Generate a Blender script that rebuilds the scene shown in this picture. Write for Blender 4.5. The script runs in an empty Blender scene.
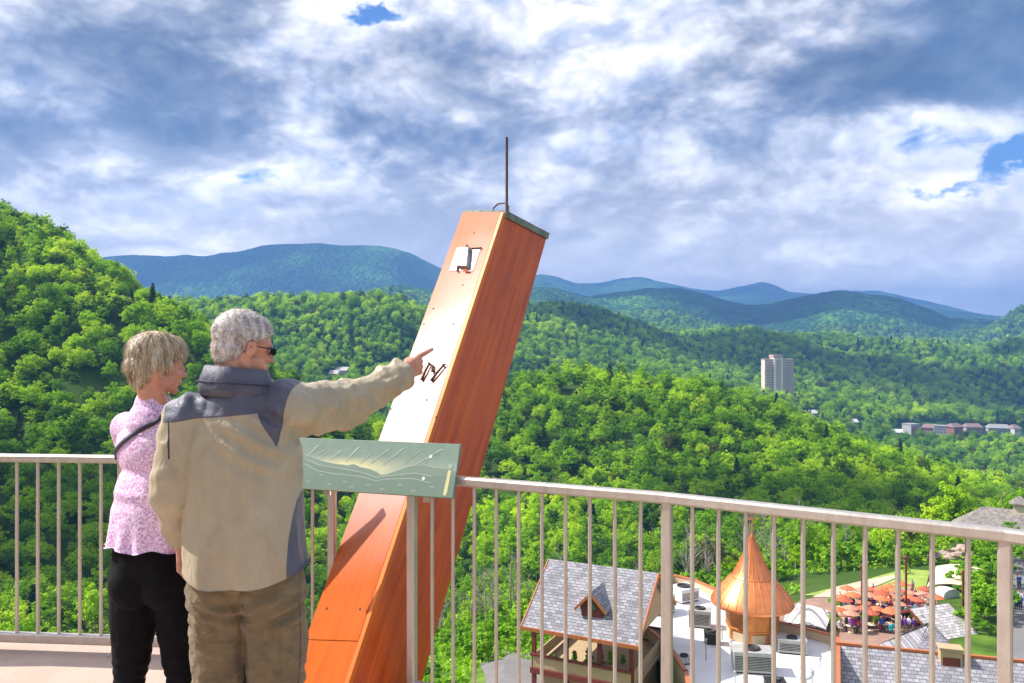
import bpy, bmesh, math, random
import numpy as np
from mathutils import Vector, Matrix

SC = bpy.context.scene
COL = SC.collection
R = math.radians
F, CX, CY, EYE = 800.0, 512.0, 343.0, 1.67
rng = np.random.default_rng(7)
random.seed(7)

# ------------------------------------------------------------------ helpers
def at(px, py, Y):
    """world point seen at pixel px,py when it stands Y metres in front"""
    return Vector(((px-CX)/F*Y, Y, EYE-(py-CY)/F*Y))

def tag(o, label=None, cat=None, group=None, kind=None):
    if label: o['label'] = label
    if cat: o['category'] = cat
    if group: o['group'] = group
    if kind: o['kind'] = kind
    return o

def link(o, parent=None):
    COL.objects.link(o)
    if parent is not None: o.parent = parent
    return o

def empty(name, loc=(0,0,0), rz=0.0):
    o = bpy.data.objects.new(name, None)
    o.empty_display_size = 0.2
    o.location = loc; o.rotation_euler = (0,0,rz)
    return link(o)

def copy_tree(o, parent=None):
    c = o.copy(); COL.objects.link(c)
    if parent is not None: c.parent = parent
    for ch in list(o.children): copy_tree(ch, c)
    return c

def mesh_np(name, V, Fc, mats=(), smooth=False, idx=None):
    """mesh from numpy verts and an (n,k) face array or list of faces"""
    me = bpy.data.meshes.new(name)
    V = np.asarray(V, dtype=np.float32)
    if isinstance(Fc, np.ndarray):
        n, k = Fc.shape
        me.vertices.add(len(V)); me.vertices.foreach_set('co', V.ravel())
        me.loops.add(n*k); me.loops.foreach_set('vertex_index', Fc.astype(np.int32).ravel())
        me.polygons.add(n)
        me.polygons.foreach_set('loop_start', np.arange(0, n*k, k, dtype=np.int32))
        me.polygons.foreach_set('loop_total', np.full(n, k, dtype=np.int32))
        me.update(calc_edges=True)
    else:
        me.from_pydata([tuple(map(float, v)) for v in V], [], Fc); me.update()
    for m in mats: me.materials.append(m)
    if smooth: me.polygons.foreach_set('use_smooth', np.ones(len(me.polygons), dtype=bool))
    if idx is not None: me.polygons.foreach_set('material_index', np.asarray(idx, dtype=np.int32))
    return me

class MB:
    """collects simple shapes into one mesh (coordinates local to the thing)"""
    def __init__(s): s.v=[]; s.f=[]; s.sm=[]; s.mi=[]; s.cur=0
    def add(s, vs, fs, smooth=False):
        b=len(s.v); s.v += [tuple(v) for v in vs]
        for f in fs: s.f.append([i+b for i in f]); s.sm.append(smooth); s.mi.append(s.cur)
    def box(s, c, size, M=None):
        x,y,z=[a/2 for a in size]; vs=[Vector((i*x,j*y,k*z)) for i in(-1,1) for j in(-1,1) for k in(-1,1)]
        if M is not None: vs=[M@v for v in vs]
        vs=[v+Vector(c) for v in vs]
        s.add(vs,[(0,1,3,2),(4,6,7,5),(0,4,5,1),(2,3,7,6),(0,2,6,4),(1,5,7,3)])
    def bbox(s, x0,x1,y0,y1,z0,z1): s.box(((x0+x1)/2,(y0+y1)/2,(z0+z1)/2),(abs(x1-x0),abs(y1-y0),abs(z1-z0)))
    def hexa(s, b, t):
        """prism between two loops of equal length"""
        n=len(b); s.add(list(b)+list(t), [tuple(range(n))[::-1], tuple(range(n,2*n))]+[(i,(i+1)%n,n+(i+1)%n,n+i) for i in range(n)])
    def beam(s, a, b, w, h=None, up=(0,0,1), bev=0):
        """square tube from a to b, w across, h in the up direction"""
        a=Vector(a); b=Vector(b); h=w if h is None else h
        d=(b-a).normalized(); u=Vector(up)
        if abs(d.dot(u))>.99: u=Vector((0,1,0))
        sd=d.cross(u).normalized(); u=sd.cross(d).normalized()
        if bev:
            q=[(-w/2+bev,-h/2),(w/2-bev,-h/2),(w/2,-h/2+bev),(w/2,h/2-bev),(w/2-bev,h/2),(-w/2+bev,h/2),(-w/2,h/2-bev),(-w/2,-h/2+bev)]
        else: q=[(-w/2,-h/2),(w/2,-h/2),(w/2,h/2),(-w/2,h/2)]
        s.hexa([a+sd*x+u*y for x,y in q],[b+sd*x+u*y for x,y in q])
    def tube(s, pts, rad, n=8, caps=True, smooth=True):
        pts=[Vector(p) for p in pts]; rad=[rad]*len(pts) if not hasattr(rad,'__len__') else rad
        rings=[]; prev=None
        for i,p in enumerate(pts):
            d=(pts[min(i+1,len(pts)-1)]-pts[max(i-1,0)]).normalized()
            ref=prev if prev is not None else (Vector((0,0,1)) if abs(d.z)<.9 else Vector((1,0,0)))
            x=(ref-d*ref.dot(d))
            if x.length<1e-4: x=Vector((0,1,0)).cross(d)
            x.normalize(); y=d.cross(x); prev=x
            rings.append([p+(x*math.cos(t)+y*math.sin(t))*rad[i] for t in [2*math.pi*k/n for k in range(n)]])
        vs=[v for r in rings for v in r]
        fs=[(i*n+k,i*n+(k+1)%n,(i+1)*n+(k+1)%n,(i+1)*n+k) for i in range(len(pts)-1) for k in range(n)]
        s.add(vs,fs,smooth)
        if caps: s.add(rings[0],[tuple(range(n))[::-1]]); s.add(rings[-1],[tuple(range(n))])
    def lathe(s, prof, c=(0,0,0), n=24, smooth=True, facets=False):
        c=Vector(c); vs=[]; m=len(prof)
        for r,z in prof:
            for k in range(n):
                t=2*math.pi*k/n; vs.append(c+Vector((r*math.cos(t),r*math.sin(t),z)))
        s.add(vs,[(i*n+k,i*n+(k+1)%n,(i+1)*n+(k+1)%n,(i+1)*n+k) for i in range(m-1) for k in range(n)],smooth)
    def build(s, name, mat=None, parent=None, loc=None, bevel=0, mats=None):
        me=bpy.data.meshes.new(name); me.from_pydata([tuple(v) for v in s.v],[],s.f); me.update()
        for m in (mats if mats else [mat]): me.materials.append(m)
        me.polygons.foreach_set('use_smooth',s.sm); me.polygons.foreach_set('material_index',s.mi)
        o=bpy.data.objects.new(name,me); link(o,parent)
        if loc is not None: o.location=loc
        if bevel:
            b=o.modifiers.new('b','BEVEL'); b.width=bevel; b.segments=2; b.limit_method='ANGLE'
        return o

# value noise, vectorised
_P = rng.permutation(4096)
_PV = rng.random(4096)
def _hash(i,j,k): return _PV[(_P[(_P[(i%4096)]+j)%4096]+k)%4096]
def vnoise(x,y,z=None):
    x=np.asarray(x,float); y=np.asarray(y,float); z=np.zeros_like(x) if z is None else np.asarray(z,float)
    xi=np.floor(x).astype(int); yi=np.floor(y).astype(int); zi=np.floor(z).astype(int)
    fx=x-xi; fy=y-yi; fz=z-zi
    fx=fx*fx*(3-2*fx); fy=fy*fy*(3-2*fy); fz=fz*fz*(3-2*fz)
    r=0
    for a in (0,1):
        for b in (0,1):
            for c in (0,1):
                r=r+_hash(xi+a,yi+b,zi+c)*(fx if a else 1-fx)*(fy if b else 1-fy)*(fz if c else 1-fz)
    return r*2-1
def fbm(x,y,z=None,o=4,g=.5):
    a=1;s=0;t=0;zz=0 if z is None else z
    for k in range(o):
        s=s+a*vnoise(x*2**k+17.3*k,y*2**k-9.1*k,(zz*2**k+5.5*k)+0*x); t+=a; a*=g
    return s/t

# ------------------------------------------------------------------ materials
class NT:
    def __init__(s,name,world=False):
        s.m=bpy.data.materials.new(name); s.m.use_nodes=True; s.t=s.m.node_tree
        s.b=s.t.nodes['Principled BSDF']; s.out=s.t.nodes['Material Output']
    def n(s,typ,**kw):
        nd=s.t.nodes.new(typ)
        for k,v in kw.items():
            if k.startswith('_'): setattr(nd,k[1:],v)
        return nd
    def l(s,a,b): s.t.links.new(a,b)
    def val(s,sock,v):
        if isinstance(v,(bpy.types.NodeSocket,)): s.l(v,sock)
        else: sock.default_value=v
    def math(s,op,a,b=0.0,c=0.0,clamp=False):
        n=s.t.nodes.new('ShaderNodeMath'); n.operation=op; n.use_clamp=clamp
        s.val(n.inputs[0],a); s.val(n.inputs[1],b); s.val(n.inputs[2],c); return n.outputs[0]
    def vmath(s,op,a,b=(0,0,0),sc=None,out=0):
        n=s.t.nodes.new('ShaderNodeVectorMath'); n.operation=op
        s.val(n.inputs[0],a); s.val(n.inputs[1],b)
        if sc is not None: s.val(n.inputs['Scale'],sc)
        return n.outputs[out]
    def noise(s,vec,scale,detail=4,rough=.5,dist=0.,out='Fac'):
        n=s.t.nodes.new('ShaderNodeTexNoise'); s.val(n.inputs['Vector'],vec)
        n.inputs['Scale'].default_value=scale; n.inputs['Detail'].default_value=detail
        n.inputs['Roughness'].default_value=rough; n.inputs['Distortion'].default_value=dist
        return n.outputs[out]
    def ramp(s,fac,stops,interp='LINEAR'):
        n=s.t.nodes.new('ShaderNodeValToRGB'); s.val(n.inputs[0],fac); cr=n.color_ramp; cr.interpolation=interp
        while len(cr.elements)<len(stops): cr.elements.new(0.5)
        for e,(p,c) in zip(cr.elements,stops):
            e.position=p; e.color=(c if hasattr(c,'__len__') else (c,c,c))+((1,) if not hasattr(c,'__len__') or len(c)==3 else ())
        return n.outputs[0]
    def mix(s,fac,a,b,mode='MIX'):
        n=s.t.nodes.new('ShaderNodeMix'); n.data_type='RGBA'; n.blend_type=mode
        s.val(n.inputs[0],fac)
        for sk,v in ((n.inputs[6],a),(n.inputs[7],b)):
            if isinstance(v,bpy.types.NodeSocket): s.l(v,sk)
            else: sk.default_value=tuple(v)+((1,) if len(v)==3 else ())
        return n.outputs[2]
    def coord(s,w='Object'):
        n=s.t.nodes.new('ShaderNodeTexCoord'); return n.outputs[w]
    def mapping(s,vec,scale=(1,1,1),rot=(0,0,0),loc=(0,0,0)):
        n=s.t.nodes.new('ShaderNodeMapping'); s.val(n.inputs[0],vec)
        n.inputs['Scale'].default_value=scale; n.inputs['Rotation'].default_value=rot; n.inputs['Location'].default_value=loc
        return n.outputs[0]
    def bump(s,h,strength=.5,dist=.01,normal=None):
        n=s.t.nodes.new('ShaderNodeBump'); s.l(h,n.inputs['Height']); n.inputs['Strength'].default_value=strength
        n.inputs['Distance'].default_value=dist
        if normal is not None: s.l(normal,n.inputs['Normal'])
        return n.outputs[0]
    def set(s,**kw):
        names=dict(col='Base Color',rough='Roughness',metal='Metallic',normal='Normal',coat='Coat Weight',coatr='Coat Roughness',
                   spec='Specular IOR Level',sss='Subsurface Weight',sheen='Sheen Weight',trans='Transmission Weight',aniso='Anisotropic')
        for k,v in kw.items():
            sk=s.b.inputs[names[k]]
            if isinstance(v,bpy.types.NodeSocket): s.l(v,sk)
            elif k=='col': sk.default_value=tuple(v)+(1,)
            else: sk.default_value=v
        return s.m

def simple(name,col,rough=.6,metal=0.,var=.15,scale=6.,bump=0.,**kw):
    """plain colour with soft large and fine mottling"""
    t=NT(name); c=t.coord()
    n=t.noise(c,scale,5,.6)
    dark=tuple(x*(1-var) for x in col); lite=tuple(min(1,x*(1+var)) for x in col)
    cc=t.ramp(n,[(.3,dark),(.7,lite)])
    r=t.math('MULTIPLY_ADD',t.noise(c,scale*3,3),.25,rough-.12,clamp=True)
    t.set(col=cc,rough=r,metal=metal,**kw)
    if bump: t.set(normal=t.bump(t.noise(c,scale*6,4),bump,.01))
    return t.m

# ------------------------------------------------------------------ camera, render, light
cam=bpy.data.cameras.new('camera'); cam.sensor_width=36; cam.lens=F*36/1024; cam.clip_start=.05; cam.clip_end=60000
cam.shift_y=(CY-341.5)/1024.0
co=bpy.data.objects.new('camera',cam); COL.objects.link(co); co.location=(0,0,EYE); co.rotation_euler=(R(90),0,0)
SC.camera=co
SC.view_settings.view_transform='Standard'; SC.view_settings.look='None'
SC.view_settings.exposure=0.70; SC.view_settings.gamma=1; SC.view_settings.use_curve_mapping=False
SC.cycles.use_denoising=True
SC.cycles.max_bounces=6; SC.cycles.diffuse_bounces=3; SC.cycles.glossy_bounces=3; SC.cycles.transmission_bounces=4
SC.cycles.transparent_max_bounces=6; SC.cycles.volume_bounces=0
SC.cycles.use_adaptive_sampling=True; SC.cycles.adaptive_threshold=.02

SUN=Vector((-.68,.16,.71)).normalized()
sl=bpy.data.lights.new('sun','SUN'); sl.energy=4.8; sl.angle=R(.5); sl.color=(1,.95,.87)
so=bpy.data.objects.new('sun',sl); COL.objects.link(so); so.rotation_euler=SUN.to_track_quat('Z','Y').to_euler(); so.location=(-20,-10,40)

w=bpy.data.worlds.new('World'); SC.world=w; w.use_nodes=True
def build_sky():
    t=NT('_tmp'); mat=t.m; t.t=w.node_tree
    for n in list(t.t.nodes): t.t.nodes.remove(n)
    out=t.t.nodes.new('ShaderNodeOutputWorld'); bg=t.t.nodes.new('ShaderNodeBackground')
    sky=t.t.nodes.new('ShaderNodeTexSky'); sky.sky_type='NISHITA'; sky.sun_disc=False
    sky.sun_elevation=math.asin(SUN.z); sky.sun_rotation=math.atan2(SUN.x,SUN.y)
    sky.altitude=500; sky.air_density=1.0; sky.dust_density=.5; sky.ozone_density=2.5
    g=t.t.nodes.new('ShaderNodeTexCoord').outputs['Generated']
    d=t.vmath('NORMALIZE',g)
    sep=t.t.nodes.new('ShaderNodeSeparateXYZ'); t.l(d,sep.inputs[0]); x,y,z=sep.outputs
    zc=t.math('ADD',t.math('MAXIMUM',z,0.0),.20)
    cmb=t.t.nodes.new('ShaderNodeCombineXYZ')
    t.l(t.math('DIVIDE',x,zc),cmb.inputs[0]); t.l(t.math('DIVIDE',y,zc),cmb.inputs[1])
    p=cmb.outputs[0]
    # the cloud deck: coarse masses, billows, fine wisps
    wv=t.noise(t.mapping(p,scale=(.8,.8,1)),1.3,3,.55,out='Color')
    pw=t.vmath('ADD',p,t.vmath('SCALE',t.vmath('SUBTRACT',wv,(.5,.5,.5)),sc=1.1))
    def puffs(v):
        tot=None
        for sc_,am in ((5.,.46),(11.,.27),(23.,.16),(47.,.11)):
            b_=t.math('MULTIPLY',t.math('ABSOLUTE',t.math('SUBTRACT',t.noise(v,sc_,1,.5,.25),.5)),am*3.2); tot=b_ if tot is None else t.math('ADD',tot,b_)
        return tot
    mp_=t.mapping(t.vmath('ADD',d,t.vmath('SCALE',t.vmath('SUBTRACT',wv,(.5,.5,.5)),sc=.10)),scale=(1,1,1.55),loc=(2.,6.,1.))
    PUFF=puffs(mp_); PUFF2=puffs(t.vmath('ADD',mp_,(-.010,.003,.030)))
    big=t.noise(t.mapping(pw,loc=(3.1,7.7,1.)),.62,3,.5)
    bil=t.noise(t.mapping(pw,loc=(1.3,-2.2,4.)),1.5,9,.54)
    # billows measured per direction too, so that they keep some height near the horizon
    dd=t.noise(t.mapping(d,scale=(1,1,2.0),loc=(5.,1.,3.)),3.6,9,.54,.3)
    dens=t.math('ADD',t.math('MULTIPLY',t.math('SUBTRACT',big,.5),.55),t.math('ADD',t.math('MULTIPLY',t.math('SUBTRACT',bil,.5),.50),t.math('ADD',t.math('MULTIPLY_ADD',t.math('SUBTRACT',dd,.5),.85,.517),t.math('MULTIPLY',t.math('SUBTRACT',PUFF,.30),-.20))))
    # where this sky is heavy or open, by compass direction and height
    dw=t.vmath('ADD',d,t.vmath('SCALE',t.vmath('SUBTRACT',t.noise(t.mapping(d,scale=(1,1,1.6)),11.,5,.6,out='Color'),(.5,.5,.5)),sc=.13))
    def lobe(px,py,sx,sy,amp,rot=0):
        nonlocal dens
        c=Vector(((px-CX)/F,1,(CY-py)/F)).normalized()
        rt=Vector((c.y,-c.x,0)).normalized(); up=rt.cross(c)
        if rot: rt,up=rt*math.cos(rot)+up*math.sin(rot), up*math.cos(rot)-rt*math.sin(rot)
        df=t.vmath('SUBTRACT',dw,tuple(c))
        a=t.math('MULTIPLY',t.vmath('DOT_PRODUCT',df,tuple(rt),out=1),F/sx)
        b=t.math('MULTIPLY',t.vmath('DOT_PRODUCT',df,tuple(up),out=1),F/sy)
        q=t.math('ADD',t.math('MULTIPLY',a,a),t.math('MULTIPLY',b,b))
        gss=t.math('EXPONENT',t.math('MULTIPLY',q,-1.0))
        dens=t.math('ADD',dens,t.math('MULTIPLY',gss,t.math('MULTIPLY',t.math('MULTIPLY_ADD',dd,3.4,-.7),amp)))
    for L in LOBES: lobe(*L)
    # density -> cover and shade: thin = bright white, thick = blue grey base
    dens=t.math('ADD',dens,t.math('MULTIPLY',t.ramp(z,[(.02,(1.,1.,1.)),(.19,(0.,0.,0.))]),.09))
    cover=t.ramp(dens,[(.285,0.),(.37,1.)],'EASE')
    shade=t.ramp(dens,[(.30,(.80,.86,.98)),(.40,(.98,.97,.98)),(.47,(.78,.80,.86)),(.535,(.56,.58,.64)),(.60,(.36,.395,.47)),(.69,(.22,.265,.35)),(.85,(.135,.185,.26))])
    # fine relief on the clouds
    md=t.mapping(d,scale=(1,1,2.0),loc=(5.,1.,3.))
    r1=PUFF; r2=PUFF2
    rel=t.math('MULTIPLY_ADD',t.math('SUBTRACT',r1,r2),1.7,.5)
    shade=t.mix(.85,shade,t.ramp(rel,[(.15,(.58,.66,.82)),(.5,(.98,.98,.98)),(.85,(1.42,1.38,1.30))]),'MULTIPLY')
    blue=t.mix(1.0,sky.outputs[0],(.055,.080,.115),'MULTIPLY')
    clo=t.mix(1.0,shade,(CLOUDB,CLOUDB,CLOUDB*1.03),'MULTIPLY')
    # towards the horizon the clouds pale into bright milky air
    hz=t.ramp(z,[(.0,(1.,1.,1.)),(.12,(.40,.40,.40)),(.24,(0.,0.,0.))])
    clo=t.mix(t.math('MULTIPLY',hz,.72),clo,(1.50*CLOUDB,1.27*CLOUDB,.92*CLOUDB))
    # clouds low in the sky are seen side on and lit; near the sun their edges glow
    clo=t.vmath('SCALE',clo,sc=t.math('MULTIPLY_ADD',t.ramp(z,[(.0,1.),(.07,.75),(.16,.25),(.3,0.)]),1.15,1.))
    sd=t.math('MAXIMUM',t.vmath('DOT_PRODUCT',d,tuple(SUN),out=1),0.)
    clo=t.vmath('SCALE',clo,sc=t.math('MULTIPLY_ADD',t.math('POWER',sd,10.),2.2,1.))
    c=t.mix(cover,blue,clo)
    # below the horizon: the dull green of distant land
    c=t.mix(t.ramp(z,[(.49,(1.,1.,1.)),(.5,(0.,0.,0.))]) if False else t.math('LESS_THAN',z,-0.02),c,(.06,.10,.07))
    t.l(c,bg.inputs[0]); bg.inputs[1].default_value=1.0
    t.l(bg.outputs[0],out.inputs[0])
    bpy.data.materials.remove(mat)
CLOUDB=.80
LOBES=[ # px, py, width, height, amount
 (930,70,170,38,.16,-.10),(1030,20,130,70,.10),(860,20,120,30,.06),(800,40,60,25,.04),
 (100,130,170,34,.10,.05),(330,148,190,30,.13),(40,155,130,20,.08),(250,160,240,18,.07),(560,155,120,32,.06),
 (60,50,160,40,.05),(240,45,120,50,.05),(510,125,60,30,.03),
 (205,190,160,12,.05),(430,200,110,10,.07),(700,200,70,16,.06),(850,205,50,12,.05),
 (375,22,34,13,-.24,.2),(1000,165,66,15,-.19,.35),(1030,150,40,16,-.14),(915,188,70,8,-.08,.1),
 (60,108,36,30,-.09),(640,80,110,60,-.06),(440,110,90,40,-.05),(600,185,200,14,-.03),
 (740,90,60,60,-.02),(880,122,150,18,-.09,-.08),(780,160,130,30,-.03),
 (450,243,600,9,-.03),(60,200,100,14,-.05),(1000,240,90,18,-.03),(400,62,80,30,-.03),
]
build_sky()

w.cycles.sampling_method='MANUAL'; w.cycles.sample_map_resolution=512
# ------------------------------------------------------------------ terrain
LEAF_H=11.0   # height of the tree cover in metres
def L(px,xs,ys): return np.interp(px,xs,ys)
X0=[-1000,-300,0,50,90,130,160,200,230,280,330,400,450,520,620,700,760,850,950,1024,1200,2000]
def terrain_rows(px):
    """for an array of picture columns: list of (distance, ground height) rows"""
    rows=[]
    def z(py,D,cover=0): return EYE-(py-CY)/F*D-cover*LEAF_H
    o=np.ones_like(px)
    rows.append((o*2.0,o*-5.0))
    rows.append((o*9.0,o*-7.5))
    # slope below the deck; village terrace on the right
    D=L(px,[300,460,560,1100],[40,42,40,34]); rows.append((D,L(px,[0,300,430,520,1100],[-24,-22,-20.5,-21.5,-21.0])))
    D=L(px,[0,300,430,560,1100],[95,85,75,72,70]); rows.append((D,L(px,[-300,0,300,430,500,1100],[-36,-42,-36,-30,-27.5,-27.2])))
    D=L(px,[0,300,430,520,700,850,1000,1200],[130,120,115,104,102,118,130,140]); rows.append((D,L(px,[-300,0,300,430,520,700,850,1000,1200],[-50,-58,-52,-42,-34.5,-30.5,-31.2,-30,-30])))
    # ravine behind the terrace
    D=L(px,[-300,0,200,430,600,800,1024,1300],[150,170,165,185,175,175,175,175])
    rows.append((D,L(px,[-300,0,200,430,520,700,850,1000,1200],[-40,-58,-64,-75,-66,-60,-52,-44,-40])))
    # middle of the wooded faces
    D=L(px,[-300,0,200,300,400,520,620,760,850,1024,1300],[230,240,255,270,270,280,280,270,260,240,230])
    py=L(px,[-300,0,100,200,300,400,520,620,760,850,950,1024,1300],[330,450,450,455,500,520,490,480,490,500,520,530,560]); rows.append((D,z(py,D,1)))
    # first crest: left ridge, right hill
    D=L(px,[-1000,0,200,300,400,520,620,760,850,1024,1300],[420,420,340,330,330,410,430,430,400,340,300])
    py=L(px,[-1000,-300,0,50,90,130,160,200,230,280,330,400,450,520,570,620,700,760,800,850,900,950,1024,1200,2000],
            [20,90,200,212,238,262,280,303,330,362,396,428,420,372,366,368,371,398,412,428,448,466,492,520,520]); rows.append((D,z(py,D,1)))
    Dc=D
    D=Dc+L(px,[0,400,1024],[330,230,260]); 
    rows.append((D,z(L(px,[0,200,400,520,700,850,1024],[360,372,460,470,470,470,480]),D,1)))
    # the valley town and second hills
    D=L(px,[0,400,520,700,850,1024,1300],[850,800,850,880,900,900,900])
    rows.append((D,z(L(px,[0,200,400,520,700,800,900,1024,1300],[345,345,388,392,400,415,441,443,445]),D,0)))
    D=L(px,[0,400,520,700,850,1024,1300],[1100,1000,1150,1150,1200,1200,1200])
    rows.append((D,z(L(px,[-300,0,200,270,340,410,450,520,560,620,700,800,900,1024,1300],[300,298,299,300,300,307,322,322,330,350,368,386,398,402,400]),D,1)))
    D=L(px,[0,400,520,700,850,1024,1300],[1500,1400,1500,1650,1800,1800,1700])
    rows.append((D,z(L(px,[-300,0,200,410,470,520,560,600,640,700,760,798,821,868,900,929,983,1024,1300],[330,330,326,326,318,311,309,311,322,338,334,331,337,347,344,342,350,346,320]),D,.8)))
    D=D+700
    rows.append((D,z(L(px,[-300,0,400,520,640,760,900,1024,1300],[330,330,330,322,332,345,356,352,330]),D,.5)))
    # third range
    D=L(px,[0,400,640,760,930,1024,1300],[3300,3300,3600,3800,3600,3000,2600])
    rows.append((D,z(L(px,[-300,0,300,440,520,560,592,620,650,680,705,725,745,770,800,830,860,900,930,950,985,1024,1100,1300],[310,300,298,292,290,290,294,292,289,288,294,301,306,307,303,299,298,299,308,318,322,308,292,262]),D,.0)))
    D=D+1000
    rows.append((D,z(L(px,[0,640,1024],[320,318,325]),D,0)))
    # farthest range
    D=L(px,[-300,100,400,520,700,900,1024],[5600,5200,5200,7000,8200,8200,7600])
    rows.append((D,z(L(px,[-1000,-300,0,135,165,185,205,220,245,270,300,320,350,380,395,410,425,440,460,480,510,540,560,575,600,640,660,690,720,740,762,775,790,820,850,880,905,930,975,1024,1300],
        [290,270,262,257,259,256,258,256,252,247,245,244,245,245,248,252,260,268,277,284,281,276,280,284,284,281,284,290,291,287,283,287,293,295,294,295,301,306,318,324,300]),D,0)))
    D=D+1800
    rows.append((D,z(L(px,[0,1024],[335,338]),D,0)))
    rows.append((D+1800,z(L(px,[0,1024],[352,352]),D+1800,0)))
    return rows

U_LIM=1.35
def ground(X,Y):
    X=np.atleast_1d(np.asarray(X,float)); Y=np.atleast_1d(np.asarray(Y,float))
    r=np.hypot(X,Y); ph=np.arctan2(X,Y); pl=math.atan(U_LIM)
    pc=np.clip(ph,-pl,pl); u=np.tan(pc); px=u*F+CX; D=np.maximum(r*np.cos(pc),.5)
    rows=terrain_rows(px)
    Ds=np.array([a for a,_ in rows]); Zs=np.array([b for _,b in rows])
    lD=np.log(Ds); q=np.log(np.clip(D,2.001,None)); q=np.minimum(q,lD[-1]-1e-6)
    n=len(rows); k=np.clip((lD<=q[None,:]).sum(0)-1,0,n-2)
    ar=np.arange(len(q)); 
    d0=Ds[k,ar]; d1=Ds[k+1,ar]; z0=Zs[k,ar]; z1=Zs[k+1,ar]
    # monotone cubic (PCHIP-like) slopes
    sl=(Zs[1:]-Zs[:-1])/(Ds[1:]-Ds[:-1])
    m=np.zeros_like(Zs)
    m[1:-1]=np.where(sl[1:]*sl[:-1]>0, 2*sl[1:]*sl[:-1]/(sl[1:]+sl[:-1]+1e-12*np.sign(sl[1:]+1e-30)), 0)
    m[0]=sl[0]; m[-1]=sl[-1]
    h=d1-d0; tt=np.clip((np.exp(q)-d0)/h,0,1)
    z=(2*tt**3-3*tt**2+1)*z0+(tt**3-2*tt**2+tt)*h*m[k,ar]+(-2*tt**3+3*tt**2)*z1+(tt**3-tt**2)*h*m[k+1,ar]
    # spurs and gullies, sized to the slope they are on
    def sp(wl,amp,lo,hi):
        nn=1-2*np.abs(fbm(X/wl+3,Y/wl*.55-7,o=4)); wgt=np.clip((D-lo)/(lo*.35),0,1)*np.clip((hi-D)/(hi*.25),0,1)
        return (nn-.55)*amp*wgt
    z=z+sp(95,6.0,150,1200)+sp(330,26,520,4200)+sp(900,130,2400,30000)*np.sin(math.pi*np.clip(tt,0,1))**.8*(D>2000)
    z=z+fbm(X/14,Y/14,o=3)*.35*np.clip((D-20)/40,0,1)
    return z

def build_ground():
    pl=math.atan(U_LIM)
    a=np.concatenate([np.linspace(-math.pi,-pl,26)[:-1],np.linspace(-pl,-.66,34)[:-1],np.linspace(-.66,.66,420),np.linspace(.66,pl,34)[1:],np.linspace(pl,math.pi,26)[1:-1]])
    rr=np.concatenate([np.geomspace(2.5,60,26)[:-1],np.geomspace(60,1200,150)[:-1],np.geomspace(1200,12000,240)])
    A,Rr=np.meshgrid(a,rr); X=(Rr*np.sin(A)).ravel(); Y=(Rr*np.cos(A)).ravel()
    Z=ground(X,Y); V=np.stack([X,Y,Z],1); na=len(a); nr=len(rr)
    i,j=np.meshgrid(np.arange(nr-1),np.arange(na),indexing='ij'); jn=(j+1)%na
    Fc=np.stack([i*na+j,i*na+jn,(i+1)*na+jn,(i+1)*na+j],-1).reshape(-1,4)[:,::-1]
    V=np.vstack([V,[[0,0,-5]]])
    me=mesh_np('ground',V,Fc,[ground_mat()],smooth=True)
    o=link(bpy.data.objects.new('ground',me)); tag(o,kind='structure',label='wooded mountain terrain falling away below the viewing deck')
    return o

def ground_mat():
    t=NT('forest_floor'); g=t.t.nodes.new('ShaderNodeNewGeometry').outputs['Position']
    ln=t.vmath('LENGTH',g,out=1)
    near=t.ramp(t.noise(g,.35,6,.65),[(.35,(.045,.075,.014)),(.5,(.10,.19,.02)),(.66,(.19,.30,.035))])
    dirt=t.ramp(t.noise(t.mapping(g,loc=(9,2,1)),.09,5,.6),[(.54,0.),(.62,1.)])
    near=t.mix(t.math('MULTIPLY',dirt,.55),near,(.16,.13,.08))
    # distant slopes: woods seen as a fine mottle of crowns
    v=t.t.nodes.new('ShaderNodeTexVoronoi'); t.l(g,v.inputs['Vector']); v.inputs['Scale'].default_value=.055; v.inputs['Randomness'].default_value=1
    sc=t.t.nodes.new('ShaderNodeSeparateColor'); t.l(v.outputs['Color'],sc.inputs[0])
    crowns=t.ramp(sc.outputs[0],[(0.,(.012,.050,.012)),(.5,(.028,.10,.016)),(1.,(.07,.17,.022))])
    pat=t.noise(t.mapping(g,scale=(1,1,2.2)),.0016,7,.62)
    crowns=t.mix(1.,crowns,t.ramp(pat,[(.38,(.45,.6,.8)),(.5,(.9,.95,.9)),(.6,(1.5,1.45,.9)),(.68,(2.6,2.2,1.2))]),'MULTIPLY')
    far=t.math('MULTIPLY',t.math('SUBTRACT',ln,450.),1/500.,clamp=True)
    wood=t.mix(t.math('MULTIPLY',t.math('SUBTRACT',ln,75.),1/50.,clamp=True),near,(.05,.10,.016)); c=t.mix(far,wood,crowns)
    h=t.math('ADD',t.math('MULTIPLY',v.outputs['Distance'],-.9),t.noise(g,.02,8,.7))
    b=t.t.nodes.new('ShaderNodeBump'); t.l(h,b.inputs['Height']); b.inputs['Strength'].default_value=1.0
    t.l(t.math('MULTIPLY',far,14.),b.inputs['Distance'])
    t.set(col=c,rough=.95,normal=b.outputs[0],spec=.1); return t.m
build_ground()

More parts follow.
